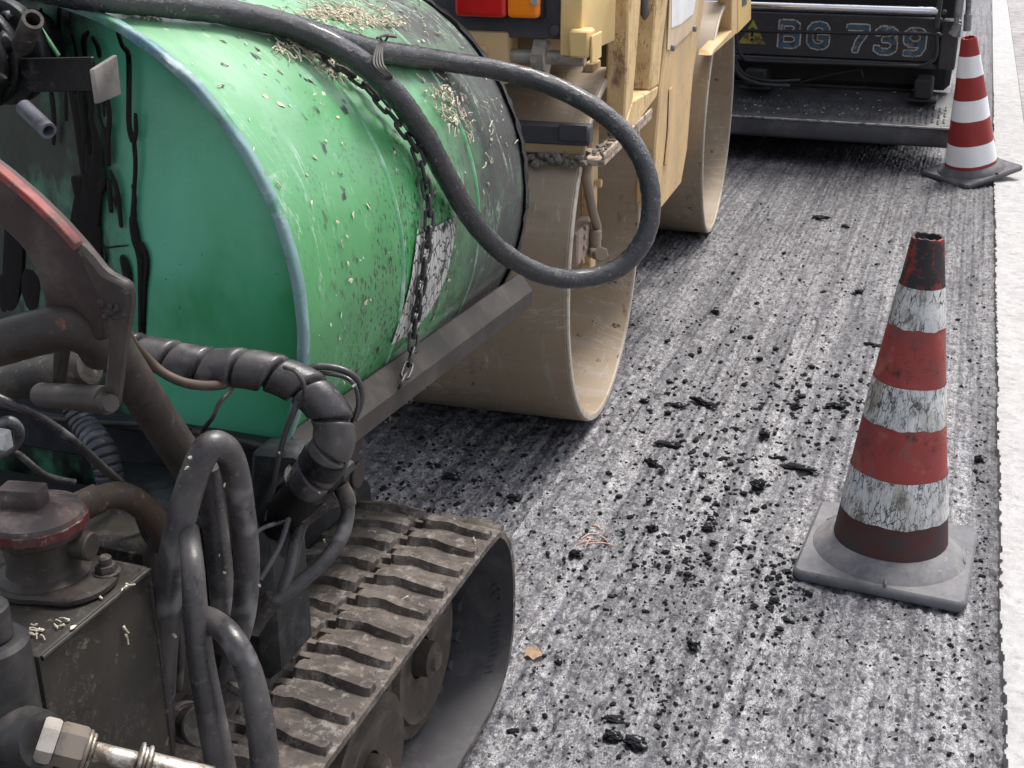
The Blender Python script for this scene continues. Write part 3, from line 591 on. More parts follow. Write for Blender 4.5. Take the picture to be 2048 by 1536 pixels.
# ------------------------------------------------------------------ tracked tack-coat sprayer
A0 = V((-1.222, 1.40, .891)); TR, TL = .4215, .957
AX = V((-math.sin(math.radians(.53)), math.cos(math.radians(.53)), -.031)).normalized()
def TK(u, v, r=0.):
    """where a sight line meets the tank shell (or a shell r outside it) and the normal there"""
    d = ray(u, v).normalized(); o = CO - A0; dp = d - AX * d.dot(AX); op = o - AX * o.dot(AX)
    a, b, c = dp.dot(dp), 2 * dp.dot(op), op.dot(op) - (TR + r) ** 2
    D = b * b - 4 * a * c
    t = (-b - math.sqrt(max(D, 0))) / 2 / a; p = CO + d * t; q = p - A0
    return p, (q - AX * q.dot(AX)).normalized(), q.dot(AX)
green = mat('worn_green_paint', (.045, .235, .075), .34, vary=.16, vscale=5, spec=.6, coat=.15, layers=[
    ('noise', 4, .10, .60, (.13, .345, .16), .36, ('Z', .95, 1.25)), ('noise', (3, 6, 3), .44, .66, (.30, .45, .33), .4, ('Z', 1.08, 1.28)),                      # chalky, worn crown; sky sheen painted into the pale tone
    ('rough', (10, 6, 16), .60, .70, (.52, .57, .51), .6, ('Z', 1.0, 1.2)),               # pale worn patches on the crown
    ('rough', (26, 3, 26), .66, .74, (.28, .42, .34), .5),                              # scrapes
    ('rough', (4, 40, 9), .64, .70, (.12, .35, .38), .5),                              # old blue coat showing
    ('rough', 9, .36, .54, (.060, .066, .062), .75, ('Y', .46, .74)),                      # soot towards the far end
    ('rough', 6, .30, .50, (.032, .032, .032), .75, ('Y', .58, .84), ('Z', 1.32, 1.1)),
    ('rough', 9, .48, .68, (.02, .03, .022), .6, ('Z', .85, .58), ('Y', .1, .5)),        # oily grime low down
    ('spots', (110, 90, 44), .70, .76, (.004, .004, .004), .35, ('Z', 1.12, .90), ('Y', -.02, .25), ('n', 7, .42, .50)),  # tar spatter
    ('spots', (190, 140, 80), .66, .73, (.006, .006, .006), .35, ('Z', 1.18, .94), ('Y', -.02, .25), ('n', 9, .44, .54)),
    ('spots', (40, 30, 18), .76, .81, (.004, .004, .004), .35, ('Y', .05, .2), ('n', 5, .46, .52)),
    ('spots', (34, 24, 16), .90, .94, (.5, .5, .45), .6, ('n', 6, .47, .55)), ('ridge', (5, 26, 5), .95, 1.0, (.32, .45, .36), .5, ('n', 5, .48, .58))],
    bump=[('noise', 12, .12, .006), ('rough', 90, .08, .001)])
end_green = mat('end_plate_green', (.085, .39, .24), .30, vary=.16, vscale=4, spec=.6, coat=.1, layers=[
    ('noise', (5, 4, 3), .30, .62, (.028, .27, .095), .32, ('X', .22, .36)), ('noise', (5, 4, 3), .52, .68, (.03, .26, .10), .35),
    ('noise', (3, 8, 4), .52, .72, (.13, .37, .26), .45),
    ('noise', (9, 7, 5), .24, .50, (.010, .022, .011), .5, ('X', .155, .10)),
    ('rough', (16, 10, 6), .48, .56, (.005, .006, .005), .4, ('X', .16, .08)),
    ('spots', (42, 42, 42), .90, .95, (.02, .04, .03), .4, ('n', 6, .5, .62))], bump=[('noise', 5, .1, .01)])
blue_rim = mat('worn_blue_rim', (.16, .265, .265), .5, layers=[('rough', (9, 9, 9), .52, .64, (.07, .16, .26), .5), ('rough', (14, 14, 30), .54, .62, (.10, .26, .22), .5), ('rough', 14, .54, .64, (.34, .40, .42), .6), ('rough', 22, .58, .66, (.17, .09, .06), .7), ('rough', 5, .55, .62, (.05, .22, .12), .4)], bump=[('rough', 60, .3, .002)])
dark_iron = mat('oily_dark_iron', (.030, .027, .025), .45, vary=.3, vscale=18, layers=[('rough', 26, .48, .66, (.085, .072, .062), .7), ('rough', 70, .57, .67, (.16, .14, .12), .85)], bump=[('rough', 70, .5, .003)])
black_iron = mat('tarry_black_iron', (.006, .006, .007), .34, layers=[('rough', 20, .58, .72, (.06, .058, .058), .7)], bump=[('rough', 40, .4, .004)])
brown_paint = mat('dusty_brown_paint', (.032, .026, .023), .40, vary=.3, vscale=12, layers=[('rough', 14, .48, .68, (.056, .047, .041), .6), ('rough', 70, .60, .68, (.11, .09, .076), .8), ('rough', 44, .60, .68, (.016, .014, .013), .5), ('noise', 26, .68, .74, (.15, .06, .035), .7)], bump=[('rough', 60, .3, .002)])
box_paint = mat('oily_dark_box_paint', (.024, .021, .018), .42, vary=.25, vscale=9, layers=[('rough', (9, 9, 4), .48, .70, (.036, .031, .026), .55), ('rough', 44, .60, .68, (.135, .115, .095), .8), ('rough', 30, .6, .66, (.018, .016, .014), .35), ('ridge', 60, .93, 1., (.10, .09, .08), .6, ('n', 14, .5, .6))], bump=[('rough', 60, .2, .0015)])
rubber = mat('dusty_black_rubber', (.034, .031, .033), .28, spec=.5, vary=.3, vscale=22, layers=[('noise', 14, .44, .70, (.078, .071, .070), .5), ('rough', 90, .58, .70, (.13, .12, .113), .7), ('fine', (18, 18, 18), .60, .68, (.13, .125, .125), .3), ('rough', 26, .62, .68, (.012, .012, .013), .22)], bump=[('rough', 110, .35, .0015), ('noise', 40, .25, .003)])
tarhose = mat('tarry_hose_rubber', (.009, .010, .016), .2, vary=.3, vscale=20, layers=[('rough', 40, .60, .72, (.045, .045, .048), .35), ('rough', 110, .62, .67, (.26, .25, .235), .8), ('rough', (40, 8, 40), .60, .68, (.10, .095, .09), .6)], bump=[('rough', 70, .9, .006), ('noise', 150, .4, .002)], spec=.7, coat=.3)
rust = mat('rusty_brown_pipe', (.060, .040, .030), .6, layers=[('rough', 30, .46, .62, (.05, .042, .037), .6), ('rough', 80, .57, .66, (.20, .145, .10), .8)], bump=[('rough', 40, .3, .003)])
silver = mat('greasy_bright_fitting', (.44, .41, .37), .36, metal=.7, layers=[('rough', 40, .46, .60, (.13, .105, .085), .6), ('rough', 90, .58, .66, (.04, .035, .03), .6)], bump=[('noise', 50, .15, .002)])
red_brown = mat('red_brown_cap', (.075, .018, .017), .45, layers=[('rough', 30, .50, .64, (.07, .05, .047), .6), ('rough', 80, .60, .68, (.18, .15, .14), .8)], bump=[('noise', 50, .15, .002)])
cap_top = mat('dusty_cap_top', (.048, .037, .036), .5, layers=[('rough', 34, .48, .66, (.12, .10, .095), .75), ('rough', 24, .56, .66, (.10, .028, .024), .6), ('rough', 90, .6, .68, (.2, .17, .16), .8)], bump=[('noise', 40, .15, .002)])
tar_m = mat('wet_black_tar', (.003, .003, .0035), .22, spec=.18, bump=[('noise', 30, .3, .004)])
spr = root('tack_coat_sprayer', 'tracked tar sprayer with green cylindrical tank, black hoses and rubber crawler track', 'tar sprayer', (-1.22, 1.40, 0))
# -- tank
b = B(); lathe(b, [(TR - .006, .0), (TR, .0), *[(TR, TL * q / 32) for q in range(1, 32)], (TR, TL), (TR - .006, TL), (TR - .006, TL - .03), (0, TL - .03)], A0, AX, 160)
from mathutils import noise as mno
for v in b.verts:
    q = v.co - A0; h_ = q.dot(AX); rr = (q - AX * h_)
    if .02 < h_ < TL - .02 and rr.length > TR - .003: v.co += rr.normalized() * (.0024 * (mno.noise(v.co * 5.5) ) + .0009 * mno.noise(v.co * 14) - .0004)
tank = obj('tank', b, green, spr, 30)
b = B(); lathe(b, [(TR - .0065, .024), *[(TR * q / 16, .018 + .004 * q / 16) for q in range(15, 0, -1)], (0, .018)], A0, AX, 128)
for v in b.verts: v.co.y += .0022 * mno.noise(v.co * 6)
for _b in (): pass
end = obj('end_plate', b, end_green, tank, 30)
b = B(); lathe(b, [(TR - .006, -.004), (TR + .003, -.006), (TR + .0065, -.003), (TR + .0065, .009), (TR + .001, .012), (TR - .006, .02)], A0, AX, 160, closed=True)
for v in b.verts: v.co += V((random.uniform(-1, 1), random.uniform(-1, 1), random.uniform(-1, 1))) * .0007
obj('rim', b, blue_rim, tank, 60)
b = B(); lathe(b, [(TR - .004, TL - .012), (TR + .006, TL - .014), (TR + .008, TL), (TR + .004, TL + .004), (TR - .004, TL + .004)], A0, AX, 160, closed=True)
for v in b.verts: v.co += V((random.uniform(-1, 1), random.uniform(-1, 1), random.uniform(-1, 1))) * .002
obj('rim', b, black_iron, tank, 60)
seam_m = mat('painted_weld', (.10, .30, .15), .45, layers=[('rough', 14, .5, .62, (.36, .46, .42), .6), ('rough', 20, .6, .7, (.12, .12, .11), .7)], bump=[('noise', 90, .4, .003)])
for (u, v) in ((790, 400), (946, 330)):
    h = TK(u, v)[2]; b = B(); lathe(b, [(TR - .002, h - .006), (TR + .0018, h - .002), (TR + .0018, h + .002), (TR - .002, h + .006)], A0, AX, 160, closed=True); obj('weld_seam', b, seam_m, tank, 60)
# old reflective patch
b = B(); Lc = spline([V((834, 472, 0)), V((828, 520, 0)), V((820, 570, 0)), V((805, 625, 0)), V((782, 690, 0))], 5); Rc = spline([V((913, 432, 0)), V((907, 490, 0)), V((893, 550, 0)), V((870, 605, 0)), V((832, 662, 0))], 5)
rows = []
for l, r in zip(Lc, Rc): rows.append([b.verts.new((lambda t: t[0])(TK(l.x + (r.x - l.x) * k / 6, l.y + (r.y - l.y) * k / 6, .0018))) for k in range(7)])
for i in range(len(rows) - 1):
    for k in range(6): b.faces.new((rows[i][k], rows[i][k + 1], rows[i + 1][k + 1], rows[i + 1][k]))
obj('reflective_patch', b, mat('cracked_white_patch', (.52, .51, .49), .55, layers=[('noise', 12, .5, .7, (.26, .25, .23), .7), ('crack', (75, 75, 40), .93, .97, (.035, .034, .032), .6), ('rough', 20, .56, .62, (.03, .035, .03), .6)], bump=[('crack', (75, 75, 40), .6, -.003)]), tank, 0)
# tar runs down the end plate
def drip(pts, w):
    b = B(); P = []; 
    for u, v in pts:
        p = oY(u, v, 1.419); P.append(p)
    ww = w if isinstance(w, (list, tuple)) else [w] * len(pts)
    rs = [1.22 * x * mpp(p) / 2 for x, p in zip(ww, P)]
    d0 = (P[0] - P[1]).normalized() * rs[0] * .9; d1 = (P[-1] - P[-2]).normalized() * rs[-1] * .9
    P = [P[0] + d0] + P + [P[-1] + d1]; rs = [rs[0] * .35] + rs + [rs[-1] * .35]
    tube(b, P, rs, 12, 5)
    for v in b.verts: v.co.y = 1.419 + (v.co.y - 1.419) * min(.5, .0013 / max(rs))
    obj('tar_run', b, tar_m, tank, 80)
for pts, w in [
    ([(119, 14), (118, 60), (125, 112)], [9, 10, 15]), ([(97, 66), (103, 88), (121, 115)], [16, 15, 13]), ([(146, 70), (150, 90), (154, 118)], [8, 7, 9]), ([(176, 64), (168, 80), (171, 116)], [7, 12, 9]), ([(186, 76), (195, 92), (199, 112)], [8, 10, 9]),
    ([(236, 66), (245, 92), (257, 112), (258, 180), (258, 248), (265, 280)], [8, 9, 11, 11, 11, 12]), ([(271, 230), (272, 262), (268, 285)], [7, 9, 8]), ([(268, 282), (271, 330), (268, 390), (267, 440)], [9, 9, 9, 13]),
    ([(266, 372), (270, 400), (267, 425)], [7, 8, 7]), ([(266, 440), (272, 478), (281, 520), (283, 590), (284, 668)], [16, 20, 15, 14, 15]), ([(284, 490), (294, 520), (290, 580), (287, 665)], [12, 11, 9, 8]),
    ([(131, 182), (132, 236)], [7, 8]), ([(143, 180), (152, 230), (160, 290), (168, 345), (178, 400)], [13, 14, 14, 14, 18]), ([(158, 178), (163, 225), (168, 265), (166, 300)], [12, 11, 10, 9]),
    ([(178, 178), (183, 215), (181, 235), (190, 270), (194, 310), (190, 350)], [12, 11, 10, 16, 22, 34]), ([(214, 200), (219, 235), (216, 275), (216, 325)], [11, 10, 11, 11]), ([(207, 258), (212, 290), (213, 320)], [9, 8, 8]),
    ([(186, 330), (184, 380), (172, 440), (176, 490), (183, 530)], [34, 44, 60, 52, 44]), ([(221, 344), (231, 368), (237, 400), (242, 450)], [8, 9, 10, 8]), ([(218, 366), (222, 420)], [10, 9]), ([(232, 395), (236, 410)], [13, 13]),
    ([(247, 518), (254, 545), (258, 590), (256, 650)], [16, 20, 13, 9]), ([(103, 190), (108, 235), (107, 285)], [10, 10, 8]), ([(178, 470), (205, 494), (232, 493), (255, 491)], [5, 3, 3, 2]), ([(28, 440), (28, 520), (22, 600), (18, 680)], [34, 44, 38, 30]), ([(8, 560), (10, 600), (6, 640)], [22, 26, 20]),
    ([(152, 190), (156, 250), (172, 300), (176, 340)], [9, 8, 9, 12]), ([(194, 190), (198, 225), (204, 250)], [8, 7, 6]), ([(206, 198), (208, 230)], [6, 5]), ([(196, 330), (206, 352), (202, 380)], [10, 12, 14]), ([(164, 400), (158, 450), (150, 500), (148, 560)], [30, 36, 44, 40]), ([(150, 360), (160, 400), (168, 430)], [16, 20, 26]), ([(140, 20), (142, 46)], [4, 5]), ([(82, 20), (84, 60)], [7, 9]), ([(210, 500), (212, 520), (204, 540)], [4, 5, 3]),
    ([(60, 560), (66, 620), (70, 680)], [40, 34, 26]), ([(165, 500), (150, 540), (140, 600)], [30, 40, 36])]:
    drip(pts, w)
# -- cradle frame
T0, T1 = oY(570, 868, 1.40), oY(1036, 547, 2.37)
def sect(p): return [p, p + V((.006, 0, .002)), p + V((.032, 0, -.034)), p + V((.032, 0, -.066)), p + V((.026, 0, -.066)), p + V((.026, 0, -.037))]
b = B(); a_ = [b.verts.new(q) for q in sect(T0)]; c_ = [b.verts.new(q) for q in sect(T1)]; n = len(a_)
b.faces.new(a_); b.faces.new(c_[::-1])
for i in range(n): b.faces.new((a_[i], a_[(i + 1) % n], c_[(i + 1) % n], c_[i]))
frame_m = mat('dusty_frame_steel', (.034, .029, .026), .55, layers=[('rough', 8, .48, .7, (.085, .073, .065), .75), ('rough', 30, .6, .7, (.03, .027, .026), .6), ('rough', 12, .66, .74, (.16, .07, .05), .8)], bump=[('noise', 40, .15, .002)])
fr = obj('cradle_frame', b, frame_m, spr, 30)
zt = oY(400, 860, 1.405).z; zb = oY(400, 945, 1.405).z
b = B(); box(b, (-1.7, 1.392, zb), (T0.x + .01, 1.415, zt), .003); box(b, (-1.7, 1.378, zt - .006), (T0.x + .012, 1.416, zt + .002), .002); obj('cross_member', b, mat('tarry_blue_black_steel', (.016, .018, .022), .45, layers=[('rough', 9, .5, .7, (.045, .048, .055), .5), ('spots', 30, .92, .96, (.25, .25, .25), .7, ('n', 5, .5, .6))], bump=[('rough', 30, .3, .004)]), fr)
b = B(); box(b, (-1.62, 1.43, .36), (-1.0, 1.80, .62), .02); obj('lower_body', b, mat('lower_green', (.022, .085, .045), .5, layers=[('rough', 9, .4, .7, (.014, .04, .024), .6)]), spr)
b = B(); prism(b, [oX(u, v, -.835) for u, v in ((600, 905), (741, 792), (741, 848), (720, 905), (728, 929), (726, 950), (715, 978), (712, 1012), (600, 1030))], (-.02, 0, 0), .003)
q = oX(712, 950, -.835); cyl(b, q, q + V((.006, 0, 0)), .022, 20); obj('side_plate', b, mat('rusty_dark_plate', (.035, .026, .022), .6, layers=[('noise', 9, .54, .66, (.10, .035, .018), .8)], bump=[('rough', 30, .3, .003)]), spr)
b = B(); prism(b, [oX(u, v, -.83) for u, v in ((735, 850), (735, 815), (848, 738), (852, 752), (790, 822))], (-.012, 0, 0), .002)
for u, v in ((757, 834), (800, 797), (836, 768)): q = oX(u, v, -.83); hexnut(b, q - V((.005, 0, 0)), q + V((.014, 0, 0)), .010); cyl(b, q, q + V((.022, 0, 0)), .005, 12)
obj('bolt_bracket', b, dark_iron, fr)
# -- chassis masses, near-black backing added so no lit ground shows through
b = B(); box(b, (-1.62, .45, .20), (-1.0, 1.40, .60), .02); box(b, (-1.62, .6, .10), (-1.0, 2.0, .36), .02); obj('chassis', b, dark_void, spr)
b = B(); box(b, (-1.10, 1.26, .40), (-.80, 1.39, .66), .02); prism(b, [oY(u, v, 1.30) for u, v in ((500, 900), (585, 905), (640, 930), (690, 955), (640, 1010), (600, 1060), (520, 1190), (480, 1190))], (0, .05, 0), .008); obj('gearbox_casing', b, mat('tarry_casing', (.014, .016, .018), .42, layers=[('rough', 12, .52, .7, (.05, .052, .055), .6), ('spots', 40, .93, .97, (.3, .29, .27), .7, ('n', 6, .5, .6))], bump=[('rough', 24, .5, .006)]), spr)
def hs(name, pts, w, m=rubber, par=None, n=8, seg=16, **kw):
    P = [oY(u, v, y) for u, v, y in pts]; ww = w if isinstance(w, (list, tuple)) else [w] * len(P)
    b = B(); tube(b, P, [x / 2 * mpp(p) for x, p in zip(ww, P)], seg, n, **kw); return obj(name, b, m, par or spr, 60)
# spiral-wrapped hose
def wrap(i, a, s):
    ph = (s / .047 + a / (2 * PI)) % 1.0
    saw = ph if ph < .88 else (1 - ph) / .12 * .88; return .0024 * saw - .0085 * math.exp(-((ph - .03) / .042) ** 2) - .0085 * math.exp(-((ph - 1.03) / .042) ** 2)
pts = [(215, 690, 1.24), (260, 700, 1.25), (330, 716, 1.26), (420, 735, 1.27), (500, 738, 1.28), (570, 755, 1.29), (630, 790, 1.29), (664, 836, 1.29), (668, 880, 1.29), (648, 920, 1.29), (620, 960, 1.29), (600, 990, 1.30)]
sh = hs('spiral_wrapped_hose', pts, [66, 70, 74, 78, 78, 78, 80, 80, 82, 84, 84, 84], rubber, n=36, seg=56, rf=wrap)
hs('hose_clamp', [(655, 908, 1.29), (640, 934, 1.29)], 96, black_iron, sh, n=3)
hs('hose_boot', [(615, 965, 1.295), (585, 1000, 1.30), (560, 1040, 1.31)], [104, 112, 104], black_iron, sh)
def rings(i, a, s): ph = (s / .0112) % 1.0; return -.0038 * math.exp(-((ph - .5) / .13) ** 2)
hs('corrugated_conduit', [(150, 815, 1.33), (168, 850, 1.32), (200, 895, 1.30), (218, 950, 1.29), (226, 1020, 1.29)], [52, 54, 58, 56, 52], mat('grey_conduit', (.055, .055, .065), .35, layers=[('rough', 20, .55, .7, (.16, .16, .17), .5)], vary=.2), n=56, seg=28, rf=rings)
# bent pipe frame, arm and clevis
hs('frame_pipe', [(-90, 706, .93), (0, 686, .93), (80, 664, .94), (140, 656, .95), (185, 672, .97), (205, 700, .99)], [92, 92, 92, 92, 92, 90], brown_paint, seg=32)
hs('frame_pipe', [(180, 600, 1.02), (225, 690, 1.04), (270, 765, 1.07), (325, 850, 1.12), (385, 940, 1.17), (470, 1070, 1.24)], [80, 80, 80, 78, 76, 74], brown_paint, seg=32)
hs('frame_pipe', [(-60, 790, 1.06), (20, 764, 1.06), (110, 744, 1.06), (180, 732, 1.06)], 74, dark_iron, seg=24)
b = B(); prism(b, [oY(u, v, .95) for u, v in ((-60, 300), (0, 345), (60, 396), (115, 450), (160, 500), (196, 545), (205, 600), (212, 680), (150, 690), (90, 640), (82, 590), (68, 545), (40, 494), (0, 456), (-60, 410))], (0, .022, 0), .004); arm = obj('lifting_arm', b, mat('dark_red_brown_arm', (.036, .023, .021), .55, vary=.2, layers=[('rough', 8, .52, .72, (.09, .07, .062), .7)], bump=[('noise', 40, .15, .002)]), spr)
b = B(); P = [oY(u, v, .945) for u, v in ((-60, 298), (0, 343), (60, 394), (115, 448), (150, 487))]
prism(b, P + [p + V((-.002, -.001, -.008)) for p in P[::-1]], (0, .012, 0), .001); obj('red_edge', b, mat('worn_red_paint', (.21, .040, .032), .5, layers=[('rough', 20, .46, .58, (.07, .045, .04), .6), ('rough', 60, .58, .66, (.16, .12, .10), .7)]), arm)
b = B(); prism(b, [oY(u, v, .93) for u, v in ((0, 342), (60, 392), (118, 446), (165, 497), (200, 546), (252, 572), (258, 606), (250, 655), (238, 745), (229, 822), (215, 832), (200, 820), (205, 755), (213, 690), (206, 640), (190, 596), (160, 545), (120, 490), (70, 440), (30, 380))], (0, .014, 0), .004) if False else None
prism(b, [oY(u, v, .925) for u, v in ((150, 484), (180, 512), (206, 546), (254, 570), (259, 606), (250, 660), (238, 745), (229, 815), (214, 832), (201, 818), (206, 755), (213, 690), (207, 640), (192, 596), (166, 545))], (0, .016, 0), .005); cl = obj('clevis_plate', b, brown_paint, arm)
b = B(); prism(b, [oY(u, v, 1.0) for u, v in ((105, 660), (135, 650), (122, 740), (112, 800), (95, 800), (100, 740))], (0, .016, 0), .004); obj('clevis_plate', b, brown_paint, arm)
hs('clevis_pin', [(84, 790, .99), (215, 800, .93)], [50, 58], brown_paint, arm, n=1, seg=24); hs('pin_head', [(207, 806, .92), (222, 806, .915)], [40, 36], brown_paint, arm, n=1)
b = B()
for u, v, r in ((207, 606, .005), (226, 622, .006), (238, 616, .005), (214, 632, .004), (246, 630, .004), (232, 634, .004), (220, 612, .005)): ico(b, oY(u, v, .927), r, 2, .25, (1.3, .7, 1))
obj('weld_lumps', b, brown_paint, arm, 80)
# hoses, pipes and cables in front of the tank
brown_hose = mat('dusty_brown_hose', (.075, .052, .038), .6, layers=[('rough', 20, .5, .7, (.13, .10, .08), .8)])
hs('brown_hose', [(246, 640, 1.14), (262, 680, 1.16), (295, 718, 1.19), (330, 748, 1.20), (380, 768, 1.21), (440, 770, 1.25), (480, 752, 1.30)], 20, brown_hose)
hs('thin_wire', [(478, 745, 1.315), (462, 780, 1.30), (440, 805, 1.28), (425, 835, 1.27), (408, 858, 1.30), (404, 875, 1.33)], 10, rubber, seg=8)
hs('thin_wire', [(600, 745, 1.30), (640, 733, 1.31), (690, 742, 1.32), (717, 765, 1.33), (722, 800, 1.33), (708, 840, 1.33)], 15, rubber, seg=10)
hs('plastic_strap', [(604, 745, 1.31), (596, 800, 1.27), (572, 860, 1.26), (555, 930, 1.26), (545, 990, 1.27), (530, 1040, 1.27)], [15, 15, 13, 12, 10, 6], mat('grey_strap', (.05, .05, .055), .4), seg=8)
b = B(); tube(b, [oY(569, 735, 1.27), oY(590, 742, 1.25), oY(606, 765, 1.245), oY(608, 795, 1.25), oY(598, 812, 1.26)], .003, 8, 5); obj('cable_tie', b, rubber, spr)
hs('control_cable', [(-30, 785, 1.02), (20, 806, 1.03), (80, 835, 1.06), (150, 884, 1.10), (200, 930, 1.14), (246, 970, 1.18)], 19, rubber, seg=10)
hs('control_rod', [(90, 834, 1.36), (200, 846, 1.36), (330, 850, 1.365), (380, 860, 1.365)], 13, dark_iron, n=2, seg=10)
hs('control_rod', [(380, 862, 1.37), (480, 882, 1.37), (600, 912, 1.37)], 13, frame_m, n=2, seg=10)
hs('rusty_return_pipe', [(120, 1030, .99), (150, 1020, 1.0), (190, 1000, 1.02), (235, 990, 1.05), (275, 1005, 1.08), (310, 1040, 1.10), (332, 1090, 1.11)], [44, 48, 50, 54, 54, 54, 52], rust, seg=24)
hs('pipe_collar', [(150, 1018, 1.0), (198, 996, 1.025)], 62, rust, n=2, seg=24)
hs('control_cable', [(275, 1030, 1.09), (290, 1070, 1.1), (310, 1100, 1.1)], 14, rubber)
b = B(); box(b, (-1.05, 1.10, .45), (-.86, 1.20, .70), .01); obj('pump_housing', b, box_paint, spr)
# big hydraulic hoses in the foreground
hs('hydraulic_hose', [(322, 1500, 1.02), (322, 1400, 1.02), (328, 1280, 1.02), (340, 1160, 1.02), (362, 1040, 1.03), (392, 940, 1.04), (420, 893, 1.05), (452, 900, 1.07), (472, 950, 1.09), (486, 1040, 1.10), (494, 1130, 1.10), (488, 1220, 1.09), (470, 1300, 1.08), (452, 1370, 1.07), (430, 1430, 1.06)], [56, 56, 58, 60, 60, 60, 60, 58, 56, 54, 52, 50, 46, 42, 40], rubber, seg=24)
hs('hydraulic_hose', [(378, 1060, 1.03), (385, 1130, .99), (392, 1230, .97), (404, 1330, .96), (422, 1430, .95), (446, 1560, .94)], [40, 46, 50, 54, 58, 60], rubber, seg=24)
hs('hydraulic_hose', [(396, 1230, 1.0), (430, 1245, .98), (466, 1280, .96), (496, 1340, .95), (516, 1420, .94), (527, 1500, .93), (530, 1570, .92)], [46, 50, 52, 54, 56, 58, 58], rubber, seg=24)
hs('hydraulic_hose', [(415, 930, 1.12), (425, 1010, 1.13), (436, 1100, 1.13), (446, 1200, 1.12), (452, 1300, 1.11)], 52, rubber, seg=20)
b = B(); p0 = oY(400, 1450, 1.06); p1 = oY(350, 1440, 1.10)
cyl(b, p1, p0, .022, 24); cyl(b, p0, p0 + (p0 - p1).normalized() * .012, .027, 24); cyl(b, p1 + (p0 - p1) * .4, p1 + (p0 - p1) * .6, .027, 24); obj('hose_coupling', b, dark_iron, spr)
b = B(); p0 = oY(480, 1360, 1.08); p1 = oY(440, 1420, 1.06); cyl(b, p0, p1, .017, 20); cyl(b, p0, p0 + (p1 - p0) * .25, .022, 20); obj('hose_coupling', b, dark_iron, spr)
hs('hydraulic_hose', [(690, 985, 1.33), (696, 1020, 1.33), (684, 1070, 1.31), (650, 1120, 1.28), (600, 1165, 1.25), (545, 1205, 1.22)], [24, 28, 30, 30, 30, 28], rubber)
hs('hydraulic_hose', [(640, 1005, 1.30), (606, 1040, 1.29), (592, 1085, 1.28), (580, 1140, 1.25), (560, 1190, 1.23), (540, 1205, 1.22)], [30, 27, 27, 27, 26, 24], rubber)
hs('hose_fitting', [(664, 990, 1.31), (640, 1006, 1.30), (606, 1036, 1.29)], [42, 46, 40], dark_iron, n=1, seg=8); hs('hose_fitting', [(680, 970, 1.33), (692, 992, 1.33), (697, 1010, 1.33)], [34, 36, 34], dark_iron, n=1, seg=8)
hs('hose_fitting', [(548, 1196, 1.22), (520, 1228, 1.21), (500, 1260, 1.20)], [42, 44, 44], dark_iron, n=1, seg=8)
for pts, w_, m_ in [
    ([(-20, 900, 1.08), (30, 905, 1.10), (90, 950, 1.14), (150, 965, 1.17)], 14, rubber), ([(-20, 860, 1.05), (14, 842, 1.06), (36, 856, 1.07), (34, 884, 1.07), (6, 905, 1.06), (-20, 915, 1.06)], 22, grey_metal),
    ([(330, 1130, 1.08), (350, 1200, 1.08), (362, 1290, 1.07), (356, 1380, 1.07)], 18, rubber), ([(352, 1260, 1.09), (385, 1330, 1.09), (395, 1420, 1.09)], 12, brown_hose), ([(250, 1010, 1.12), (300, 1050, 1.14), (340, 1120, 1.15), (350, 1180, 1.15)], 16, dark_iron),
    ([(520, 1160, 1.2), (560, 1090, 1.24), (585, 1010, 1.28), (600, 960, 1.30)], 12, rubber), ([(480, 1100, 1.18), (520, 1060, 1.22), (560, 1045, 1.26), (610, 1030, 1.28)], 9, rubber), ([(640, 745, 1.31), (700, 760, 1.31), (716, 810, 1.31), (690, 870, 1.31), (650, 930, 1.31)], 9, rubber)]:
    hs('thin_hose', pts, w_, m_, seg=10)
b = B(); p = oY(4, 876, 1.04); box(b, p - V((.02, .008, .014)), p + V((.010, .008, .010)), .003); obj('plastic_connector', b, mat('pale_plastic', (.62, .61, .60), .5), spr)
# -- hydraulic box with filter
zt = .752; xr = -.785; c1 = oX(300, 1140, xr); c0 = oX(75, 1305, xr)
b = B(); box(b, (-1.12, c0.y, .20), (xr, c1.y, (c0.z + c1.z) / 2), .004, None, 2); hb = obj('hydraulic_box', b, box_paint, spr)
zt = (c0.z + c1.z) / 2
b = B(); lip = [V((xr + .004, c0.y - .004, zt - .012)), V((xr + .004, c1.y + .004, zt - .012))]
tube(b, [V((xr, c0.y + .004, zt - .004)), V((xr, c1.y - .004, zt - .004))], .0035, 8, 1); tube(b, [V((xr - .001, c1.y - .001, zt - .004)), V((xr - .001, c1.y - .001, .25))], .003, 8, 1)
for v in b.verts: v.co += V((random.uniform(-1, 1), random.uniform(-1, 1), random.uniform(-1, 1))) * .0006
obj('weld_bead', b, box_paint, hb, 80)
f = oZ(92, 1158, zt)
b = B()
pts = [V((f.x + .062 * math.cos(a) + (.022 if math.cos(a) > .6 else 0), f.y + .056 * math.sin(a), zt + .0005)) for a in np.linspace(0, 2 * PI, 28, endpoint=False)]
prism(b, pts, (0, 0, .011), .003); lathe(b, [(.05, .011), (.040, .016), (.037, .024), (.040, .055), (.048, .060), (.048, .066), (0, .066)], V((f.x, f.y, zt)), (0, 0, 1), 48)
cyl(b, V((f.x + .035, f.y + .01, zt + .045)), V((f.x + .058, f.y + .012, zt + .045)), .016, 20); flt = obj('filter_housing', b, brown_paint, hb)
b = B(); q = V((f.x + .066, f.y + .02, zt + .011)); hexnut(b, q, q + V((0, 0, .010)), .012); cyl(b, q, q + V((0, 0, .02)), .007, 14); cyl(b, q - V((0, 0, .0)), q + V((0, 0, .002)), .015, 20); obj('flange_bolt', b, dark_iron, hb)
b = B(); prof = [(.049, .066), (.053, .068), (.053, .078), (.051, .079)]; lathe(b, prof, V((f.x, f.y, zt)), (0, 0, 1), 96)
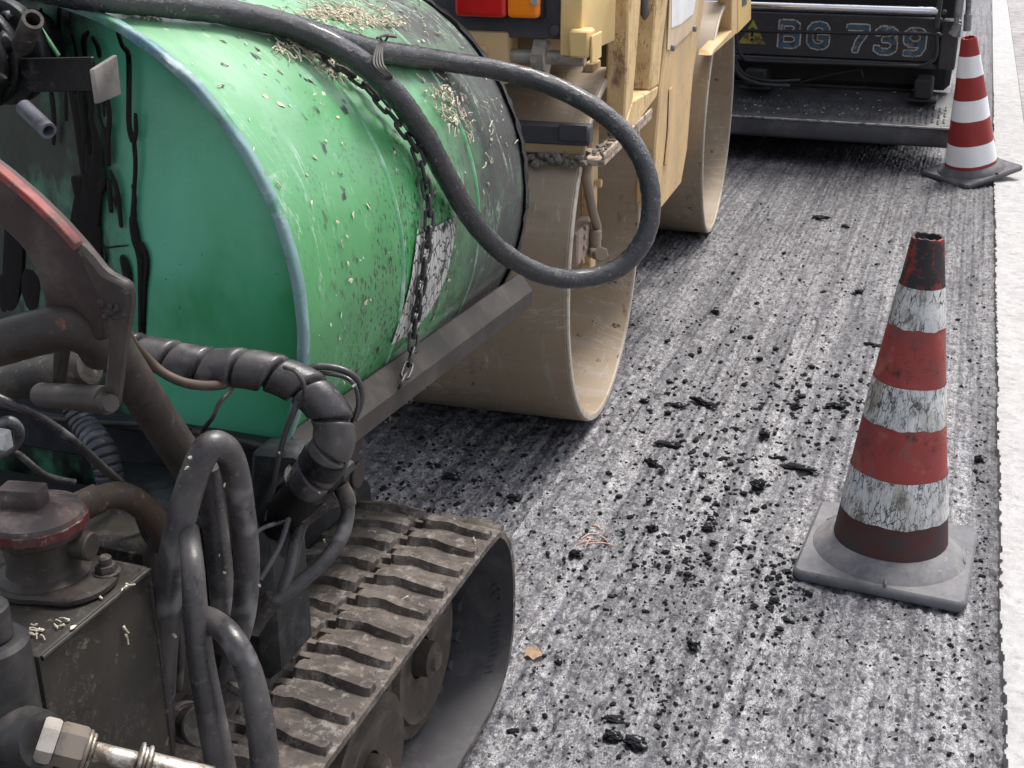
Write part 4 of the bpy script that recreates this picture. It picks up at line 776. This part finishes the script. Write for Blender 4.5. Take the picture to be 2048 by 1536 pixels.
for v in b.verts:
    q = v.co - V((f.x, f.y, v.co.z)); a = math.atan2(q.y, q.x); v.co = V((f.x, f.y, v.co.z)) + q * (1 + .018 * (1 if math.sin(a * 14) > 0 else -1))
obj('filter_cap_edge', b, red_brown, hb, 30)
b = B(); lathe(b, [(.0515, .0785), (.050, .084), (.030, .090), (0, .091)], V((f.x, f.y, zt)), (0, 0, 1), 48); box(b, (-.023, -.013, .088), (.023, .013, .112), .003, Matrix.Translation((f.x - .012, f.y, zt)) @ Matrix.Rotation(math.radians(12), 4, 'Z'), 2); obj('filter_cap', b, cap_top, hb)
# tee fitting with bright pipe
t0 = oY(4, 1400, .765); b = B()
cyl(b, t0 - V((0, 0, .25)), t0 + V((0, 0, .07)), .034, 32, .005); cyl(b, t0 + V((0, 0, .07)), t0 + V((0, 0, .105)), .021, 24); cyl(b, t0 + V((0, 0, .105)), t0 + V((0, 0, .13)), .0115, 6); cyl(b, t0 + V((0, 0, .128)), t0 + V((0, 0, .145)), .007, 12)
e0, e1 = oY(30, 1470, .75), oY(84, 1478, .745); tube(b, [t0 + V((0, 0, -.04)), e0, e1], [.030, .030, .026], 20, 6); tee = obj('tee_fitting', b, mat('oily_cast_iron', (.028, .027, .028), .38, layers=[('rough', 24, .5, .68, (.06, .054, .051), .6)], bump=[('noise', 60, .15, .002)]), spr)
dr = (oY(360, 1545, .80) - e1)
def at(t): return e1 + dr * t
b = B(); hexnut(b, at(-.02), at(.10), .021); obj('hex_nut', b, steel, tee); b = B(); hexnut(b, at(.105), at(.30), .0205); cyl(b, at(.30), at(.33), .019, 24); obj('hex_nut', b, mat('bronzed_nut', (.20, .17, .14), .42, metal=.5, layers=[('rough', 16, .5, .68, (.06, .05, .045), .6)]), tee)
b = B(); cyl(b, at(.33), at(.36), .0165, 24); cyl(b, at(.36), at(.68), .0095, 24); cyl(b, at(.68), at(.71), .019, 24); cyl(b, at(.71), at(.74), .0155, 24); cyl(b, at(.74), at(.77), .018, 24); cyl(b, at(.77), at(1.25), .0125, 24); obj('bright_pipe', b, silver, tee)
# -- tarry pump at the top of the end plate
pc = oY(-48, 112, 1.30); b = B()
cyl(b, V((pc.x, 1.20, pc.z)), V((pc.x, 1.42, pc.z)), .048, 40, .006); cyl(b, V((pc.x, 1.27, pc.z)), V((pc.x, 1.285, pc.z)), .064, 40); cyl(b, V((pc.x, 1.295, pc.z)), V((pc.x, 1.31, pc.z)), .066, 40); cyl(b, V((pc.x, 1.34, pc.z)), V((pc.x, 1.36, pc.z)), .068, 40)
for k in range(8): q = V((pc.x + .056 * math.cos(k * PI / 4 + .3), 1.265, pc.z + .056 * math.sin(k * PI / 4 + .3))); hexnut(b, q, q + V((0, .012, 0)), .008)
for k in range(40): a = random.uniform(0, 6.28); ico(b, V((pc.x + .058 * math.cos(a), random.uniform(1.22, 1.34), pc.z + .058 * math.sin(a))), random.uniform(.004, .013), 2, .2)
pump = obj('tar_pump', b, black_iron, spr, 50)
def pipe2(nm, p0, p1, r, m, par):
    b = B(); d = (p1 - p0); L = d.length; lathe(b, [(0, 0), (r, 0), (r, L), (r * .68, L), (r * .66, L * .4), (0, L * .4)], p0, d, 24); return obj(nm, b, m, par)
pipe2('spout', oY(44, 92, 1.27), oY(66, 38, 1.235), .0125, dark_iron, pump); pipe2('spout', oY(48, 215, 1.27), oY(97, 262, 1.245), .0105, mat('blue_grey_pipe', (.12, .125, .15), .4, layers=[('rough', 18, .5, .66, (.03, .03, .034), .5)]), pump)
b = B(); prism(b, [oY(u, v, 1.30) for u, v in ((40, 117), (183, 114), (190, 183), (40, 185))], (0, .006, 0), .001); bk = obj('flat_bar', b, black_iron, pump)
p = [oY(178, 139, 1.275), oY(224, 110, 1.335), oY(233, 190, 1.335), oY(188, 208, 1.275)]
b = B(); prism(b, p, V((.004, .005, 0)), .001); obj('bent_bar_end', b, mat('grey_bar_end', (.17, .155, .145), .6, layers=[('rough', 12, .5, .66, (.09, .08, .075), .7)]), pump)
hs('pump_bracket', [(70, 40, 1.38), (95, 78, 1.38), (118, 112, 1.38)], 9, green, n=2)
# -- crawler tracks
TX0, TX1 = -.671, -.955
far = [oX(u, v, TX0) for u, v in ((985, 1080), (1010, 1050), (1025, 1092), (1031, 1150), (1030, 1250), (1024, 1330), (1003, 1400), (960, 1475))]
fp = [(p.y, max(.020, p.z)) for p in far]; fp[0] = (1.79, .386); fp[1] = (1.845, .372); fp[-1] = (1.71, .020); fp[-2] = (1.80, .026); fp[-3] = (1.865, .060)
ctr = fp + [(1.5, .02), (1.1, .02), (.7, .02), (.5, .02), (.36, .06), (.30, .14), (.285, .22), (.30, .30), (.37, .365), (.5, .386), (.9, .386), (1.3, .386), (1.6, .388)]
P = [V((q.x, q.y, 0)) for q in spline([V((a, c, 0)) for a, c in ctr], 10, True)]
ac = [0]
for i in range(len(P)): ac.append(ac[-1] + (P[(i + 1) % len(P)] - P[i]).length)
LT = ac[-1]
def pt(s):
    s %= LT; i = int(np.searchsorted(ac, s, 'right')) - 1; i = min(i, len(P) - 1); f_ = (s - ac[i]) / (ac[i + 1] - ac[i]); q = P[i].lerp(P[(i + 1) % len(P)], f_); t = (P[(i + 1) % len(P)] - P[i]).normalized()
    return q, t
def Tp(s, x, h):
    q, t = pt(s); q2, t2 = pt(s + .012); q1, t1 = pt(s - .012); t = (t1 + t2).normalized(); nrm_ = V((-t.y, t.x, 0)) ; 
    return V((x, q.x + nrm_.x * h, q.y + nrm_.y * h))
q, t = pt(0.0); up_test = Tp(LT * .5, 0, .05)
cen = V((0, 1.1, .2)); sgn = 1 if (Tp(0, 0, .05) - cen).length > (Tp(0, 0, -.05) - cen).length else -1
NS = 1000; b = B(); rowsv = []
w_ = TX0 - TX1
npitch = round(LT / .067); pit = LT / npitch
for i in range(NS):
    s = LT * i / NS; fr_ = (s / pit + .25) % .5; dn = -.013 if .13 < fr_ < .37 else -.001
    r = [Tp(s, x, sgn * h) for x, h in ((TX0, -.014), (TX0, -.003), (TX0 - .010, 0), (TX0 - w_ * .3, .001), (TX0 - w_ * .455, 0), (TX0 - w_ * .465, dn), (TX0 - w_ * .535, dn), (TX0 - w_ * .545, 0), (TX0 - w_ * .7, .001), (TX1 + .010, 0), (TX1, -.003), (TX1, -.014), ((TX0 + TX1) / 2, -.020))]
    rowsv.append([b.verts.new(p + V((0, 0, random.uniform(-.0008, .0008) if 0 < k_ < 10 else 0))) for k_, p in enumerate(r)])
for i in range(NS):
    a, c = rowsv[i], rowsv[(i + 1) % NS]; m_ = len(a)
    for k in range(m_):
        f_ = b.faces.new((a[k], a[(k + 1) % m_], c[(k + 1) % m_], c[k])); f_.material_index = 1 if k >= 11 else 0
def lug(s, x0, x1, ofs):
    """one cleat: bar from the edge inwards with a step in it and a fat inner end"""
    d = 1 if x1 < x0 else -1; L_ = abs(x1 - x0)
    sec = [(.0, .0115, 0), (.05, .0148, 0), (.40, .0148, .003), (.58, .0125, .008), (.72, .0150, .011), (.82, .0205, .011), (.94, .0205, .011), (1.0, .014, .011)]
    rows = []
    for f_, hw, sh_ in sec:
        x = x0 - d * L_ * f_; hh = .0145 * (1 if .05 < f_ < .97 else .72) + random.uniform(-.0012, .0012)
        hw2 = hw * .58
        rows.append([b.verts.new(Tp(s + ofs + sh_ + o_, x, sgn * h_)) for o_, h_ in ((-hw, -.002), (-hw2, hh), (hw2, hh), (hw, -.002))])
    for i in range(len(rows) - 1):
        for k in range(3): b.faces.new((rows[i][k], rows[i][k + 1], rows[i + 1][k + 1], rows[i + 1][k]))
    b.faces.new(rows[0][::-1]); b.faces.new(rows[-1])
for k in range(npitch):
    lug(k * pit, TX0 - .006, TX0 - w_ * .47, 0); lug(k * pit + pit * .5, TX1 + .006, TX1 + w_ * .47, 0)
track_m = mat('dusty_track_rubber', (.066, .054, .047), .7, vary=.25, vscale=14, layers=[('rough', 14, .44, .64, (.14, .118, .102), .9), ('rough', 50, .52, .64, (.21, .19, .175), .95), ('rough', 30, .58, .66, (.03, .026, .024), .6), ('rough', 90, .60, .68, (.03, .026, .024), .9)], bump=[('rough', 50, .5, .005), ('noise', 16, .3, .005)])
trk = obj('rubber_track', b, track_m, spr, 28)
track_in_ = None; mx_ = (TX0 + TX1) / 2; LUGS = []
for k in range(npitch):
    for dx in (-.028, .028):
        s = k * pit + pit * .25
        if Tp(s, 0, 0).y < 1.25 or Tp(s, 0, 0).z > .36: continue
        b = B()
        a1 = [Tp(s + o_, mx_ + dx + xx, sgn * h_) for o_, xx, h_ in ((-.014, -.013, -.012), (.014, -.013, -.012), (.014, .013, -.012), (-.014, .013, -.012))]
        a2 = [Tp(s + o_, mx_ + dx + xx, sgn * h_) for o_, xx, h_ in ((-.009, -.009, -.030), (.009, -.009, -.030), (.009, .009, -.030), (-.009, .009, -.030))]
        va = [b.verts.new(p) for p in a1]; vb = [b.verts.new(p) for p in a2]; b.faces.new(va); b.faces.new(vb[::-1])
        for i in range(4): b.faces.new((va[i], va[(i + 1) % 4], vb[(i + 1) % 4], vb[i]))
        LUGS.append(b)
track_in = trk_inner = mat('inner_track_rubber', (.06, .058, .062), .6, layers=[('rough', 14, .5, .68, (.10, .096, .096), .8)], bump=[('noise', 40, .2, .003)])
for b in LUGS: obj('drive_lug', b, track_in, trk, 30)
b = B()
def raised(u, v, rr, t_):  # small moulded ring on the inner face
    p = oX(u, v, TX0 - .03); tube(b, [V((p.x + rr * math.cos(a), p.y, p.z + rr * math.sin(a))) for a in np.linspace(0, 2 * PI, 14, endpoint=False)], t_, 6, 1, True)
s8 = None; best = None
for i in range(400):
    s = LT * i / 400; p = Tp(s, TX0 - .032, sgn * -.0175)
    if p.y > 1.82 and abs(p.z - .205) < .02 and (best is None or abs(p.z - .205) < best): best = abs(p.z - .205); s8 = s
if s8 is not None:
    for do, rr in ((-.0095, .0078), (.0085, .0088)):
        tube(b, [Tp(s8 + do + rr * math.cos(a), TX0 - .032 + rr * math.sin(a), sgn * -.0165) for a in np.linspace(0, 2 * PI, 16, endpoint=False)], .0018, 6, 1, True)
    obj('moulded_numeral', b, track_in, trk, 60); b = B()
    for j in range(11):
        s = s8 + (.055 + j * .012) * (1 if Tp(s8 + .05, 0, 0).z < Tp(s8, 0, 0).z else -1); tube(b, [Tp(s - .004, TX0 - .025, sgn * -.016), Tp(s + random.uniform(-.004, .004), TX0 - .033, sgn * -.016), Tp(s + .004, TX0 - .038, sgn * -.016)], .0014, 5, 1)
obj('moulded_marking', b, track_in, trk, 60)
trk.data.materials.append(track_in)
wheel_m = mat('greasy_wheel_iron', (.050, .040, .033), .5, layers=[('rough', 18, .46, .66, (.115, .09, .072), .75), ('rough', 50, .6, .68, (.02, .018, .016), .6)], bump=[('rough', 30, .3, .003)])
def wheel(nm, y, z, r, x0, x1):
    b = B(); lathe(b, [(0, .03), (r * .25, .03), (r * .27, .012), (r * .55, .008), (r * .80, .0), (r * .84, .012), (r, .010), (r, (x0 - x1) - .01), (r * .8, x0 - x1), (0, x0 - x1)], V((x0, y, z)), (-1, 0, 0), 64)
    lathe(b, [(0, -.022), (r * .12, -.022), (r * .14, -.016), (r * .22, -.012), (r * .24, .03)], V((x0, y, z)), (-1, 0, 0), 32); return obj(nm, b, wheel_m, spr, 35)
wheel('idler_wheel', 1.665, .20, .142, -.748, -.88); wheel('track_roller', 1.405, .162, .125, -.722, -.88); wheel('track_roller', .98, .135, .088, -.745, -.88); wheel('drive_sprocket', .47, .2, .15, -.755, -.87)
b = B(); box(b, (-.88, .55, .14), (-.775, 1.60, .30), .01); obj('track_beam', b, dark_void, spr)
for o_ in [o for o in list(COL.objects) if o.parent == spr and o.name.split('.')[0] in ('rubber_track', 'idler_wheel', 'track_roller', 'drive_sprocket', 'track_beam')]:
    c_ = o_.copy(); COL.objects.link(c_); c_.parent = spr; c_.location = V((-.80, 0, 0))
# ------------------------------------------------------------------ spray hose looped over the tank
hose_root = root('spray_hose', 'thick tarry black hose draped over the green tank in a big loop', 'hose', TK(480, 28)[0])
hp = [TK(u, v, .022)[0] for u, v in ((60, -30), (180, -6), (330, 8), (480, 28))] + [TK(600, 60, .030)[0], TK(700, 110, .048)[0], TK(780, 178, .048)[0]] + [TK(845, 264, .034)[0], TK(890, 347, .026)[0], TK(938, 430, .024)[0]]
hp += [oY(u, v, y) for u, v, y in ((1000, 500, 2.04), (1080, 546, 2.10), (1160, 558, 2.15), (1240, 534, 2.20), (1290, 474, 2.23), (1302, 396, 2.25), (1280, 312, 2.26), (1222, 240, 2.26), (1130, 183, 2.255), (1030, 148, 2.24))]
hp += [TK(u, v, .020)[0] for u, v in ((900, 124), (815, 111), (745, 100), (660, 76), (560, 48), (440, 22))]
b = B(); tube(b, hp, .0185, 20, 10, jitter=.0009); obj('hose', b, tarhose, hose_root, 80)
b = B(); q = TK(768, 150, .048)[0]; q2 = TK(768, 104, .045)[0]
for k in range(4):
    tube(b, [TK(768 + k * 3 - 6, 84, .07)[0], TK(752 + 4 * k, 100, .072)[0], TK(748 + 6 * k, 130, .075)[0], TK(770 + 4 * k, 152, .074)[0], TK(776 + 2 * k, 160, .05)[0]], .0022, 6, 5)
tube(b, [TK(768, 86, .06)[0], TK(760, 72, .075)[0], TK(792, 74, .08)[0]], .002, 6, 4); tube(b, [TK(768, 86, .06)[0], TK(776, 70, .075)[0], TK(754, 76, .08)[0]], .002, 6, 4); obj('wire_tie', b, dark_iron, hose_root)
# ------------------------------------------------------------------ chain
px = [(560, 40), (600, 78), (640, 106), (680, 138), (718, 162), (745, 190), (785, 236), (815, 276), (838, 320), (850, 370), (856, 420), (855, 470), (848, 520), (842, 560), (834, 606), (827, 655)]
cp = []; cn = []
for u, v in px: p, n_, h = TK(u, v, .0105); cp.append(p); cn.append(n_)
for u, v in ((823, 700), (813, 738), (800, 768)): cp.append(oX(u, v, cp[-1].x + .004)); cn.append(V((1, -.2, .1)).normalized())
CPs = spline(cp, 12); CNs = [v.normalized() for v in spline(cn, 12)]
al_ = [0]
for i in range(1, len(CPs)): al_.append(al_[-1] + (CPs[i] - CPs[i - 1]).length)
b = B(); pitch = .0265; k = 0; s = 0
while s < al_[-1]:
    i = min(int(np.searchsorted(al_, s)), len(CPs) - 2); t = (CPs[i + 1] - CPs[max(i - 1, 0)]).normalized(); nn = (CNs[i] - t * CNs[i].dot(t)).normalized(); sd = t.cross(nn)
    a = math.radians((42 if k % 2 else -42) + random.uniform(-14, 14)); w1 = (sd * math.cos(a) + nn * math.sin(a)).normalized()
    Lh, Wh = .0105, .0072; pts = []
    for j in range(16):
        g_ = 2 * PI * j / 16; x = math.cos(g_) * Wh; y = math.sin(g_) * Wh + (Lh if math.sin(g_) > 1e-6 else -Lh if math.sin(g_) < -1e-6 else 0); pts.append(CPs[i] + t * y + w1 * x + nn * .002)
    tube(b, pts, .0031, 8, 1, True); s += pitch; k += 1
tag(obj('chain', b, mat('dirty_chain_steel', (.045, .043, .043), .38, metal=.3, layers=[('rough', 30, .52, .68, (.15, .14, .13), .6), ('rough', 60, .62, .7, (.35, .32, .27), .8)], bump=[('rough', 60, .4, .002)]), None, 60, origin=cp[8]), 'dirty steel link chain hanging down the side of the green tank', 'chain')
# ------------------------------------------------------------------ fallen blossoms, leaves, crumbs
cream_bits = mat('dry_blossom', (.54, .49, .38), .8, vary=.4, vscale=60, layers=[('rough', 60, .55, .7, (.28, .22, .11), .9)])
def bit(b, p, n_, ln=None, r=.0012, head=True):
    n_ = V(n_).normalized(); t = n_.orthogonal().normalized(); t.rotate(Matrix.Rotation(random.uniform(0, 6.28), 3, n_)); sd = n_.cross(t)
    ln = ln or random.uniform(.008, .016); c = random.uniform(-.5, .5) * ln
    tube(b, [p - t * ln / 2 + n_ * .0015, p + sd * c * .5 + n_ * random.uniform(.001, .004), p + t * ln / 2 + sd * c * .3 + n_ * .002], [r, r * .8, r * random.uniform(.8, 1.9)], 5, 3)
    if head and random.random() < .5: ico(b, p + t * ln / 2 + n_ * .002, r * 1.9, 1, .3)
def flake(b, p, n_, r=.006):
    n_ = V(n_).normalized(); t = n_.orthogonal().normalized(); t.rotate(Matrix.Rotation(random.uniform(0, 6.28), 3, n_)); sd = n_.cross(t); k = random.randint(6, 9); asp = random.uniform(.3, .8)
    c = b.verts.new(p + n_ * random.uniform(.0012, .0025)); ring = []
    for i in range(k): a = 2 * PI * i / k; rr = r * random.uniform(.6, 1.2); ring.append(b.verts.new(p + t * rr * math.cos(a) + sd * rr * asp * math.sin(a) + n_ * random.uniform(.0004, .0025)))
    for i in range(k): b.faces.new((c, ring[i], ring[(i + 1) % k]))
b = B()
def gauss(c, s, n):
    for _ in range(n): yield random.gauss(c[0], s[0]), random.gauss(c[1], s[1])
def pile(c, s, n, ln=(.010, .026)):
    for u, v in gauss(c, s, n):
        p, n_, h = TK(u, v)
        if -.0 < h < TL - .02 and (p - A0).z > -.3: (flake(b, p + n_ * random.uniform(0, .004), n_, random.uniform(.002, .006)) if random.random() < .3 else bit(b, p + n_ * random.uniform(0, .006), n_, random.uniform(*ln), random.uniform(.0006, .0014)))
pile((670, 28), (50, 10), 300); pile((740, 46), (46, 7), 110); pile((290, 28), (24, 6), 60); pile((620, 96), (34, 9), 130); pile((690, 140), (26, 12), 90); pile((640, 120), (30, 8), 60)
pile((890, 200), (20, 24), 80); pile((915, 240), (16, 20), 40); pile((800, 60), (60, 30), 16); pile((860, 110), (60, 60), 12); pile((980, 230), (24, 50), 16)
for u, v in [(random.uniform(400, 1000), random.uniform(60, 680)) for _ in range(70)] + list(((629, 315), (558, 545), (660, 600), (705, 430), (718, 520), (776, 505), (660, 650), (560, 210), (610, 185), (450, 130), (560, 145), (385, 128), (700, 560), (740, 600), (630, 480), (1000, 275), (985, 200), (1005, 240), (670, 590), (980, 290), (1012, 290), (975, 370))):
    p, n_, h = TK(u, v)
    if not .01 < h < TL - .02 or n_.z < -.45: continue
    if random.random() < .3: flake(b, p, n_, random.uniform(.0015, .004)); continue

    flake(b, p, n_, random.uniform(.0035, .008)) if random.random() < .65 else bit(b, p, n_, random.uniform(.007, .014), .0012)
# on the box, hoses and track
for (u, v), n in (((75, 1270), 14), ((120, 1245), 6), ((190, 1200), 6), ((250, 1175), 3)):
    for uu, vv in gauss((u, v), (14, 7), n): (flake(b, oZ(uu, vv, zt + .0008), (0, 0, 1), random.uniform(.002, .005)) if random.random() < .6 else bit(b, oZ(uu, vv, zt + .0012), (0, 0, 1), random.uniform(.006, .012), .0008))
for u, v in ((150, 1115), (210, 1125), (262, 1170), (250, 1260), (252, 1280)):
    bit(b, oX(u, v, xr + .0018) if u > 240 and v > 1180 else oZ(u, v, zt + .004), (0, 0, 1) if v < 1180 else (1, 0, .2), .011, .001)
for _ in range(40):
    s = random.uniform(0, LT); p = Tp(s, random.uniform(TX1 + .02, TX0 - .02), sgn * .004)
    if p.z > .35 and p.y > .9: bit(b, p, (0, 0, 1), random.uniform(.008, .016), .001)
for u, v, y in ((382, 915, 1.0), (375, 935, 1.0), (450, 970, 1.04), (446, 1020, 1.07), (440, 1110, 1.06), (450, 1145, 1.08), (520, 1170, 1.06), (350, 1270, 1.0), (650, 1080, 1.27), (640, 985, 1.26), (690, 765, 1.3), (710, 770, 1.3), (560, 905, 1.24), (270, 760, 1.2)):
    flake(b, oY(u, v, y), (0, -1, .3), random.uniform(.002, .0045))
for _ in range(70):
    u, v = random.uniform(640, 900), random.uniform(1020, 1400)
P_, = [None],
for _ in range(26): bit(b, V((random.uniform(-1.3, -.08), random.uniform(6.9, 7.3), 0)) + V((0, 0, .0)) + V((0, 0, .262 + .0)), (0, 0, 1), .02, .003) if False else None
for _ in range(40):
    y = random.uniform(6.9, 7.3); bit(b, V((random.uniform(-1.15, -.06), y, .24 + (y - 6.85) * .214 + .004)), (0, -.2, 1), random.uniform(.008, .02), .0016)
o = obj('fallen_blossoms', b, cream_bits, None, 60, origin=(-1, 1.8, 1.2), kind='stuff'); o['label'] = 'pale dry blossoms fallen on the tank, hoses and track'; o['category'] = 'blossoms'
# loose asphalt crumbs on the milled road
crumb = mat('asphalt_crumb', (.016, .016, .019), .92, spec=.12, vary=.35, vscale=60, layers=[('rough', 60, .60, .72, (.06, .058, .06), .8), ('cell', 160, .93, .94, (.2, .2, .2), .8)], bump=[('rough', 120, .6, .002)])
def rh(x, y): return float(road_h(np.array([x]), np.array([y]))[0])
b = B()
def crumbs(c, s, n, r0, r1):
    for u, v in gauss(c, s, n):
        if v < 330 or v > 1620: continue
        p = oZ(u, v, 0)
        if p.x > EDGE - .012 or p.x < -1.3 or (p.x < -.655 and p.y < 1.9): continue
        if abs(p.x + .023) < .19 and abs(p.y - 2.644) < .19: continue
        r = random.uniform(r0, r1) * (1 if random.random() < .8 else 1.7); sub = 1
        ico(b, V((p.x, p.y, rh(p.x, p.y) + r * .35)), r, sub, .34, (1.25, .9, .7))
crumbs((1500, 1000), (330, 330), 700, .0014, .0038); crumbs((1250, 1150), (150, 130), 240, .0016, .004); crumbs((1400, 1330), (220, 130), 200, .0014, .0036); crumbs((1650, 1350), (220, 120), 200, .0014, .0036)
crumbs((1420, 830), (160, 120), 380, .002, .007); crumbs((1640, 800), (90, 50), 200, .002, .007); crumbs((1330, 1130), (110, 50), 130, .002, .005); crumbs((1270, 1440), (130, 60), 110, .002, .005); crumbs((1450, 1000), (110, 90), 220, .002, .006)
crumbs((1965, 900), (12, 330), 160, .0016, .004); crumbs((900, 960), (110, 60), 240, .002, .006); crumbs((1600, 560), (200, 90), 260, .002, .006); crumbs((1560, 1180), (40, 50), 140, .002, .006); crumbs((1930, 1300), (60, 140), 90, .0016, .004)
o = obj('asphalt_crumbs', b, crumb, None, 0, origin=(-.2, 2.5, 0), kind='stuff'); o['label'] = 'loose black asphalt crumbs scattered over the milled road'; o['category'] = 'crumbs'
# bigger pieces, each its own thing
def chunk(label, u, v, ln, wd, ht, ang, name='asphalt_chunk'):
    p = oZ(u, v, 0); t = B(); bmesh.ops.create_icosphere(t, subdivisions=4, radius=1)
    sd_ = random.randint(0, 999)
    from mathutils import noise as mn
    for v_ in t.verts:
        q = v_.co.copy(); n_ = mn.fractal(q * 1.6 + V((sd_, 0, 0)), .9, 2.2, 4); n2 = mn.cell(q * 2.2 + V((0, sd_, 0)))
        q = V([math.copysign(abs(x) ** .75, x) for x in q]); q *= 1 + .34 * n_ + .22 * (n2 - .5)
        v_.co = V((q.x * ln / 2, q.y * wd / 2, q.z * ht / 2 * (1 if q.z > 0 else .6)))
    bmesh.ops.transform(t, matrix=Matrix.Translation((p.x, p.y, rh(p.x, p.y) + ht * .28)) @ Matrix.Rotation(ang, 4, 'Z'), verts=t.verts)
    tag(obj(name, t, crumb, None, 14, origin=(p.x, p.y, 0)), label, 'asphalt chunk', 'broken asphalt chunks on the milled road')
for a in [
    ('long black asphalt strip lying askew beside a second strip right of the drum', 1405, 808, .095, .024, .02, -.55), ('flat black asphalt strip nearer the drum than the long askew strip', 1352, 812, .060, .028, .016, .2),
    ('small black lump just below the flat strip beside the roller drum', 1336, 828, .022, .018, .014, .3), ('small flat chip nearest the tan drum left of the strips', 1288, 803, .028, .018, .012, .1),
    ('clustered crumbly black chunk left of the cone behind the flat long piece', 1590, 815, .038, .034, .018, .5), ('wide crumbly black chunk level with the cone middle nearest its white band', 1672, 815, .060, .036, .022, .2),
    ('broad flat dark piece on the pale patch below the twin strips', 1335, 893, .072, .030, .016, .1), ('blocky dark lump below the broad flat piece', 1302, 930, .040, .026, .022, -.5),
    ('longest flat dark piece just left of the grimy cone', 1597, 940, .098, .026, .014, -.08), ('narrow dark sliver above the longest flat piece left of the cone', 1560, 917, .036, .014, .012, .15),
    ('round rough black lump lower left of the longest flat piece', 1516, 978, .040, .036, .030, .4), ('dark rounded lump left of the cone two pieces above the longest flat one', 1530, 875, .030, .026, .022, .2), ('flat black pebble halfway between the drum and the cone', 1470, 857, .030, .020, .014, .1),
    ('black lump alone between the grimy cone and the pale pavement', 1958, 925, .026, .024, .022, .6), ('dark flat pad half in shade beside the track under the tank', 905, 957, .050, .030, .014, .3), ('rounded stone in the shade edge right of the crawler track', 1028, 1000, .036, .026, .020, .2),
    ('knobbly black lump near the pink twigs right of the track', 1152, 1112, .036, .022, .018, .1), ('small upright black lump right of the pink twigs', 1305, 1062, .024, .022, .022, .7), ('dark chip right of the upright lump beyond the pink twigs', 1418, 1062, .034, .022, .016, .1),
    ('wide black clod near the bottom edge of the road, right of two others', 1272, 1490, .046, .030, .020, -.3), ('black clod at the bottom of the road left of the wide clod', 1225, 1478, .034, .026, .022, .3), ('crumbly clod above the wide clod near the bottom', 1228, 1440, .040, .024, .016, .1),
    ('black lump alone on the milled strip below the cone base', 1386, 1298, .024, .028, .018, .9), ('dark pebble left of the black cone tip far up the lane', 1718, 585, .034, .026, .018, .2), ('thin dark flake lying left of the cone neck', 1745, 690, .062, .020, .012, -.15), ('dark flake far up the lane before the paver', 1640, 440, .080, .040, .02, .2), ('black pebble far up the lane beside the tan drum', 1690, 455, .036, .03, .02, .2), ('low dark lump mid lane far behind the cone', 1430, 628, .03, .024, .02, .2)]:
    chunk(*a)
def leaf(label, pts2, col, z=.012, curl=.010, nm='dry_leaf'):
    b = B(); P = [oZ(u, v, 0) for u, v in pts2]; c = sum(P, V()) / len(P); n_ = len(P); R1 = []; R2 = []
    cv = b.verts.new(c + V((0, 0, z)))
    for i, p in enumerate(P): R1.append(b.verts.new(c.lerp(p, .55) + V((0, 0, z * .6)))); R2.append(b.verts.new(p + V((0, 0, rh(p.x, p.y) + .003 + curl * (i % 2)))))
    for i in range(n_):
        j = (i + 1) % n_; b.faces.new((cv, R1[i], R1[j])); b.faces.new((R1[i], R2[i], R2[j], R1[j]))
    bmesh.ops.solidify(b, geom=b.faces[:], thickness=.0006); m = mat('leaf_' + str(col), col, .6, layers=[('rough', 60, .55, .68, tuple(x * .4 for x in col), .8)])
    tag(obj(nm, b, m, None, 60, origin=c), label, 'leaf')
leaf('curled orange dry leaf on the road just right of the crawler track', [(1048, 1316), (1054, 1304), (1062, 1299), (1072, 1302), (1086, 1312), (1078, 1316), (1066, 1320), (1055, 1321)], (.56, .40, .26))
leaf('thin pale leaf lying on the dark road under the tank', [(1000, 899), (1015, 894), (1044, 893), (1030, 901), (1012, 905)], (.55, .52, .44), .006, .003)
b = B()
for u0, v0, u1, v1, w in ((1152, 1090, 1196, 1082, .0018), (1162, 1078, 1194, 1068, .0024), (1178, 1088, 1232, 1092, .0018), (1184, 1052, 1202, 1060, .003), (1192, 1070, 1218, 1086, .0015), (1170, 1094, 1186, 1074, .0015)):
    p, q = oZ(u0, v0, .008), oZ(u1, v1, .008); tube(b, [p, (p + q) / 2 + V((0, 0, .006)), q], [w, w * 1.2, w * .6], 6, 4)
tag(obj('twig', b, mat('pink_bark', (.42, .27, .22), .7, layers=[('rough', 60, .5, .66, (.55, .45, .34), .8)]), None, 60, origin=oZ(1190, 1078, 0)), 'small heap of broken pinkish twigs on the milled road', 'twigs')
# ------------------------------------------------------------------ daylight
SD = V((.16, .42, .95)).normalized()
el = math.asin(SD.z); az = math.atan2(SD.x, SD.y)
w = bpy.data.worlds.new('World'); S.world = w; w.use_nodes = True; nt = w.node_tree; bg = nt.nodes['Background']
sky = nt.nodes.new('ShaderNodeTexSky'); sky.sky_type = 'NISHITA'; sky.sun_disc = False; sky.sun_elevation = el; sky.sun_rotation = az; sky.air_density = 1.0; sky.dust_density = 4.0; sky.ozone_density = 1.0
hs_ = nt.nodes.new('ShaderNodeHueSaturation'); hs_.inputs['Saturation'].default_value = .42; nt.links.new(sky.outputs[0], hs_.inputs['Color']); nt.links.new(hs_.outputs[0], bg.inputs[0]); bg.inputs[1].default_value = .098
sn = bpy.data.lights.new('sun', 'SUN'); sn.energy = 1.5; sn.angle = math.radians(16); sn.color = (1, .955, .90)
so = bpy.data.objects.new('sun', sn); COL.objects.link(so); so.rotation_euler = (-SD).to_track_quat('-Z', 'Y').to_euler(); so.location = (0, 0, 8)
S.view_settings.view_transform = 'Standard'; S.view_settings.look = 'None'; S.view_settings.gamma = 1; S.view_settings.exposure = 1.42
